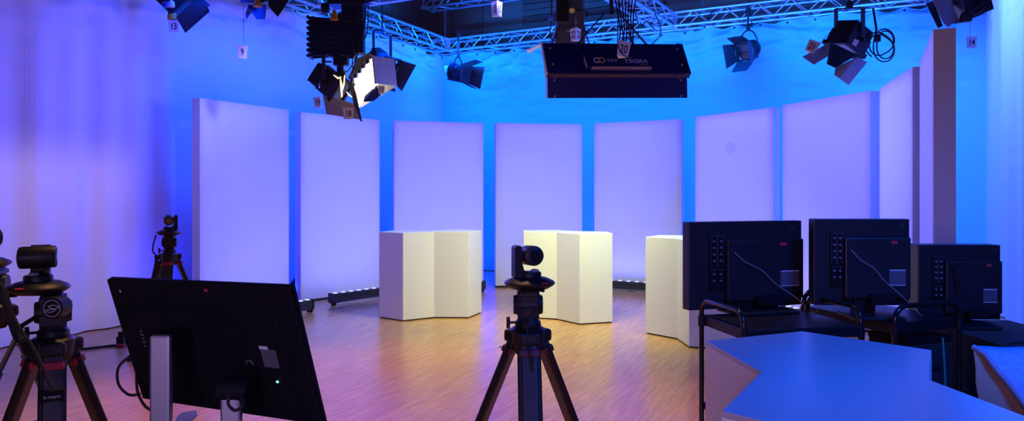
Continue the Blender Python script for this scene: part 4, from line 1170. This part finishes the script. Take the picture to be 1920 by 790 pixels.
# ------------------------------------------------------------------ lamp by sign 21
p = at(1583, 92, 7.2)
t, M = lamp('black lamp with wide open leaves beside the number 21 sign', p, (-.46, .0, -.89), s=.30, L=.25, doors=(None, None, None, None), rise=.30, rodto=4.35, roll=24)
leaf(t, p, [(1504, 106.6, 6.95), (1556.7, 79.2, 7.08), (1553, 105.5, 7.04), (1526, 121.6, 6.95)])
leaf(t, p, [(1557.5, 79.5, 7.02), (1608, 103, 7.02), (1566.4, 127.5, 6.86), (1550, 120, 6.86)], M_LAMP)
leaf(t, p, [(1566.4, 127, 7.16), (1607, 106.6, 7.28), (1574, 147, 7.10), (1564, 141, 7.10)], M_BEIGE)
leaf(t, p, [(1607, 106, 7.14), (1626, 117, 7.2), (1591, 159.7, 7.02), (1573.5, 147, 6.98)])
q = MB(); q.box(at(1604, 80, 6.98) - p, (.045, .004, .06), Matrix.Rotation(.5, 3, 'Y')); q.build('paper_label', M_SIGN, t)
cable('lamp_cable', [at(1637, 15, 7.2), at(1641, 40, 7.2), at(1643, 55, 7.15), at(1641, 72, 7.15)], .010, 'black cable hanging down right of the lamp by sign 21')
co = []
for k in range(50):
    a = k * 2 * PI / 13.5; r = .085 + .03 * math.sin(k * .7) + .0008 * k
    co.append(at(1655, 80, 7.15) + V((r * math.cos(a), -.02 + .001 * k, -.02 + r * 1.15 * math.sin(a))))
cable('coiled_cable', co, .0065, 'coil of blue lit cable hanging right of the lamp by sign 21', n=3)
o = MB().box((0, 0, 0), (.05, .05, .07)).build('cable_plug', M_LAMP, bevel=.008); o.location = at(1645, 72, 7.1); tag(o, 'dark plug holding the coiled cable by sign 21', 'plug')
sign('21', at(1524, 89, 7.0), -30, 'tilted white number sign reading 21', w=.115, h=.11, tilt=30)
cable('safety_wire', [at(1577, 38, 7.2), at(1552, 65, 7.1), at(1537, 82, 7.02)], .003, 'thin wire holding the tilted number 21 sign')
# lamp and sign 14 at the upper right
p = at(1792, 15, 6.6)
t, M = lamp('blue lit barn door lamp above the nearest right panel at upper right', p, (-.93, -.05, -.37), s=.27, L=.26, doors=(None, None, None, None), rise=.4, rodto=5.0, roll=8)
leaf(t, p, [(1736, 5.5, 6.5), (1749.5, 2, 6.56), (1760, 29, 6.56), (1767.6, 49, 6.5), (1759, 53, 6.46)], M_LAMP)
leaf(t, p, [(1744, -16, 6.4), (1776, -16, 6.46), (1796, 33, 6.5), (1792, 40, 6.48), (1777, 51, 6.42), (1768, 42, 6.4), (1758, 22, 6.4)])
leaf(t, p, [(1752, -20, 6.8), (1790, -25, 6.74), (1797, 10, 6.74), (1765, 20, 6.8)])
q = MB()
for k in range(5): q.box(at(1806 + 8 * k, 30 - 4.5 * k, 6.42) - p, (.03, .04, .05), Matrix.Rotation(.4, 3, 'Y'))
q.bar(at(1797, 40, 6.44) - p, at(1843, 20, 6.44) - p, .04, .03).tube([at(1815, 22, 6.4) - p, at(1826, 28, 6.38) - p, at(1838, 22, 6.38) - p, at(1846, 12, 6.4) - p], .008)
q.build('control_box', M_LAMP, t)
sign('14', at(1819, 80, 7.2), -4, 'white number sign reading 14 hanging before the right curtain', w=.108, h=.105, cord=.34)

# ------------------------------------------------------------------ light
# colour strength of each kind of lamp and added light
KL = {'bank_light': (.105, .126, .048), 'batten_light': (.038, .036, .34), 'cyc_back': (0, .235, 2.0), 'cyc_left': (0, .13, 2.6), 'cyc_low': (0, .03, 4.0),
      'cyc_right': (.50, 1.35, 11.0), 'desk_blue_fill': (0, .078, .74), 'floor_fill': (2.3, 1.25, .55), 'front_fill': (.125, .080, .20), 'added_key': (.40, .43, .27),
      'left_low': (1.1, .8, 1.3), 'panel_wash': (.30, .335, 2.6), 'softlight_glow': (.42, .32, 3.3), 'truss_fill': (0, .13, .9), 'podium_fill': (.5, .42, .95)}
def tone(l, name, power):
    k = KL[name]; m = max(k); l.energy = power * m; l.color = tuple(c / m for c in k)
def area(name, loc, target, sx, sy, power, col, spread=180, kind='AREA'):
    l = bpy.data.lights.new(name, 'AREA'); l.shape = 'RECTANGLE'; l.size = sx; l.size_y = sy; tone(l, name, power)
    l.spread = math.radians(spread)
    o = bpy.data.objects.new(name, l); COL.objects.link(o); o.location = loc
    o.rotation_euler = (V(target) - V(loc)).to_track_quat('-Z', 'Y').to_euler(); return o
def spot(name, loc, target, power, col, size, blend=.5, rad=.12):
    l = bpy.data.lights.new(name, 'SPOT'); tone(l, name, power); l.spot_size = math.radians(size); l.spot_blend = blend
    l.shadow_soft_size = rad
    o = bpy.data.objects.new(name, l); COL.objects.link(o); o.location = loc
    o.rotation_euler = (V(target) - V(loc)).to_track_quat('-Z', 'Y').to_euler(); return o
BLUE = (0.0, .21, 1.0); CYAN = (.0, .30, 1.0); LAV = (.36, .34, 1.0); WARM = (1.0, .80, .42); WHITE = (1, .9, .8)
# blue wash on the curtains: fixtures on the truss line, behind the panels
for s in (1.3, 3.3, 5.3, 7.3):
    b = CORN + UB * s - NB * 1.5 + V((0, 0, 4.02))
    area('cyc_back', b, CORN + UB * s + V((0, 0, 2.3)), 1.7, .2, 22, BLUE, 105)
for s in (1.3, 3.1, 4.9, 6.3):
    b = CORN - UL * s - NL * 1.1 + V((0, 0, 4.0))
    area('cyc_left', b, CORN - UL * s + V((0, 0, 1.9)), 1.4, .2, 20, BLUE, 125)
for s in (1.0, 2.7, 4.4, 6.1, 7.6):
    b = CORN + UB * s - NB * .95 + V((0, 0, .18))
    area('cyc_low', b, CORN + UB * s + V((0, 0, 1.0)), 1.2, .06, 10, (0, .12, 1), 105)
for s in (3.6, 5.0, 6.1):
    b = CORN - UL * s - NL * .55 + V((0, 0, .18))
    area('cyc_low', b, CORN - UL * s + V((0, 0, .6)), 1.0, .06, 7, (0, .12, 1), 110)
for s in (1.0, 3.0, 5.0, 7.0):  # unseen blue lights added to brighten the back truss
    b = CORN + UB * s - NB * 2.3 + V((0, 0, 3.65))
    area('truss_fill', b, CORN + UB * s + V((0, 0, 4.25)), 1.8, .15, 22, BLUE, 55)
for s in (1.0, 3.0):  # more blue light added for the left truss
    b = CORN - UL * s - NL * 2.0 + V((0, 0, 3.65))
    area('truss_fill', b, CORN - UL * s + V((0, 0, 4.25)), 1.6, .15, 18, BLUE, 55)
area('cyc_right', RC - UL * 2.2 - UB * .95 + V((0, 0, 4.6)), RC - UL * 2.2 + V((0, 0, 1.8)), 2.2, .2, 20, (.04, .30, 1), 130)
def profile(name, loc, org, x, n, u0, u1, h0, h1, su, sh, power, col, rad=.06):
    """spot light whose nodes mask the beam to the rectangle u0..u1, h0..h1 of the plane (org, x, up)"""
    loc = V(loc); org = V(org); x = V(x).normalized(); n = V(n).normalized(); up = V((0, 0, 1))
    tgt = org + x * (u0 + u1) / 2 + up * (h0 + h1) / 2
    far = max((((org + x * a + up * b) - loc).angle(tgt - loc)) for a in (u0 - su, u1 + su) for b in (h0 - sh, h1 + sh))
    o = spot(name, loc, tgt, power, col, math.degrees(2 * far) + 4, .1, rad)
    dist = (org - loc).dot(n); ux = (loc - org).dot(x); hz_ = (loc - org).dot(up)
    R = o.rotation_euler.to_matrix().transposed()
    l = o.data; l.use_nodes = True; nt = l.node_tree; em = nt.nodes['Emission']
    tc = nt.nodes.new('ShaderNodeTexCoord'); L = nt.links.new
    def dot(v):
        d = nt.nodes.new('ShaderNodeVectorMath'); d.operation = 'DOT_PRODUCT'; d.inputs[1].default_value = tuple(R @ v)
        L(tc.outputs['Normal'], d.inputs[0]); return d.outputs['Value']
    def ma(op, a, b):
        m = nt.nodes.new('ShaderNodeMath'); m.operation = op
        for k, q in ((0, a), (1, b)):
            if isinstance(q, (int, float)): m.inputs[k].default_value = q
            else: L(q, m.inputs[k])
        return m.outputs[0]
    def ramp(v, a, b):
        r = nt.nodes.new('ShaderNodeMapRange'); r.interpolation_type = 'SMOOTHSTEP'
        r.inputs['From Min'].default_value = a; r.inputs['From Max'].default_value = b; L(v, r.inputs['Value']); return r.outputs['Result']
    a = dot(n); u = ma('ADD', ma('MULTIPLY', ma('DIVIDE', dot(x), a), dist), ux); h = ma('ADD', ma('MULTIPLY', ma('DIVIDE', dot(up), a), dist), hz_)
    k = ma('MULTIPLY', ma('MULTIPLY', ramp(u, u0 - su, u0 + su), ramp(u, u1 + su, u1 - su)), ma('MULTIPLY', ramp(h, h0 - sh, h0 + sh), ramp(h, h1 + sh, h1 - sh)))
    L(k, em.inputs['Strength'])
    return o
# unseen spots added over the set, beams masked to the panels
for i, (a, b) in enumerate(PANELS):
    a = V((*a, 0)); b = V((*b, 0)); d = (b - a).normalized(); bk = V((-d.y, d.x, 0)); m_ = (a + b) / 2
    src = m_ - bk * 3.2 + V((0, 0, 3.9))
    pw = 300
    if i == 0: src = V((-1.95, 7.0, 3.75)); pw = 225
    if i == 5: src = m_ - bk * 2.1 + V((0, 0, 3.7)); pw = 215
    if i == 6: pw = 380
    if i == 7: src = V((1.9, 7.95, 2.25)); pw = 140
    profile('panel_wash', src, m_, d, bk, -.70, .70, .02, 2.57, .04, .05, pw, LAV, .12)
# floor battens light the panels from below
for (tt, c, a, L) in BINFO:
    n = V((-math.sin(a), math.cos(a), 0)); b = c + V((0, 0, .175))
    area('batten_light', b, b + V((0, 0, 1)) + n * .55, L, .05, 14, (.40, .44, 1), 130)
# the light bank over the podiums
Bq = bp + V((.0, .3, -.10))
area('bank_light', Bq, Bq + V((-.10, 1.0, -1.5)), 1.2, .3, 220, (1, .86, .36), 120)
area('added_key', V((.28, 7.5, 3.3)), V((-.2, 8.6, .5)), .4, .4, 60, (1, .74, .42), 110)  # extra warm light added for podiums and floor, no fixture of its own
spot('floor_fill', V((-.9, 4.6, 6.6)), V((-.9, 4.6, 0)), 500, (1, .7, .6), 54, .6, .3)  # unseen warm spot added to brighten the floor
# bright softlight
sp_ = at(598, 160, 8.2)
area('softlight_glow', sp_, sp_ + nn, .22, .22, 18, (1, .85, .6), 150)
# front of the studio: one profile spot on the lower left curtain, then added fill lights
profile('left_low', (-.6, 3.2, 4.6), CORN, UL, NL, -14, -6.85, 0, 1.9, .30, .30, 400, (.9, .7, .9))
spot('podium_fill', V((-1.5, 4.0, 4.2)), V((0, 8.4, .5)), 110, LAV, 40, .5, .15)  # unseen lavender fill added to lift the podium faces
area('desk_blue_fill', V((2.0, .6, 3.5)), V((1.7, 2.3, .9)), .7, .7, 60, (0, .22, 1), 90)  # unseen blue light added over the near podium and jacket
area('front_fill', V((-.6, -1.3, 1.5)), V((.4, 6.0, 1.3)), 2.0, 1.0, 100, (.55, .42, 1.0), 110)  # unseen fill added behind the viewpoint for faces turned this way

w = bpy.data.worlds.new('World'); SC.world = w; w.use_nodes = True
w.node_tree.nodes['Background'].inputs[0].default_value = (.02, .03, .12, 1); w.node_tree.nodes['Background'].inputs[1].default_value = .15

# ------------------------------------------------------------------ camera
cd = bpy.data.cameras.new('photo_camera'); cam = bpy.data.objects.new('photo_camera', cd); COL.objects.link(cam)
cam.location = (0, 0, 1.5); cam.rotation_euler = (PI / 2, 0, 0)
cd.sensor_width = 36; cd.lens = F / 1920 * 36; cd.shift_y = -36 / 1920; cd.clip_start = .05; cd.clip_end = 100
SC.camera = cam
SC.view_settings.view_transform = 'Standard'; SC.view_settings.look = 'None'; SC.view_settings.gamma = 1
SC.view_settings.exposure = 0; SC.view_settings.use_curve_mapping = False
SC.cycles.max_bounces = 6; SC.cycles.use_denoising = True
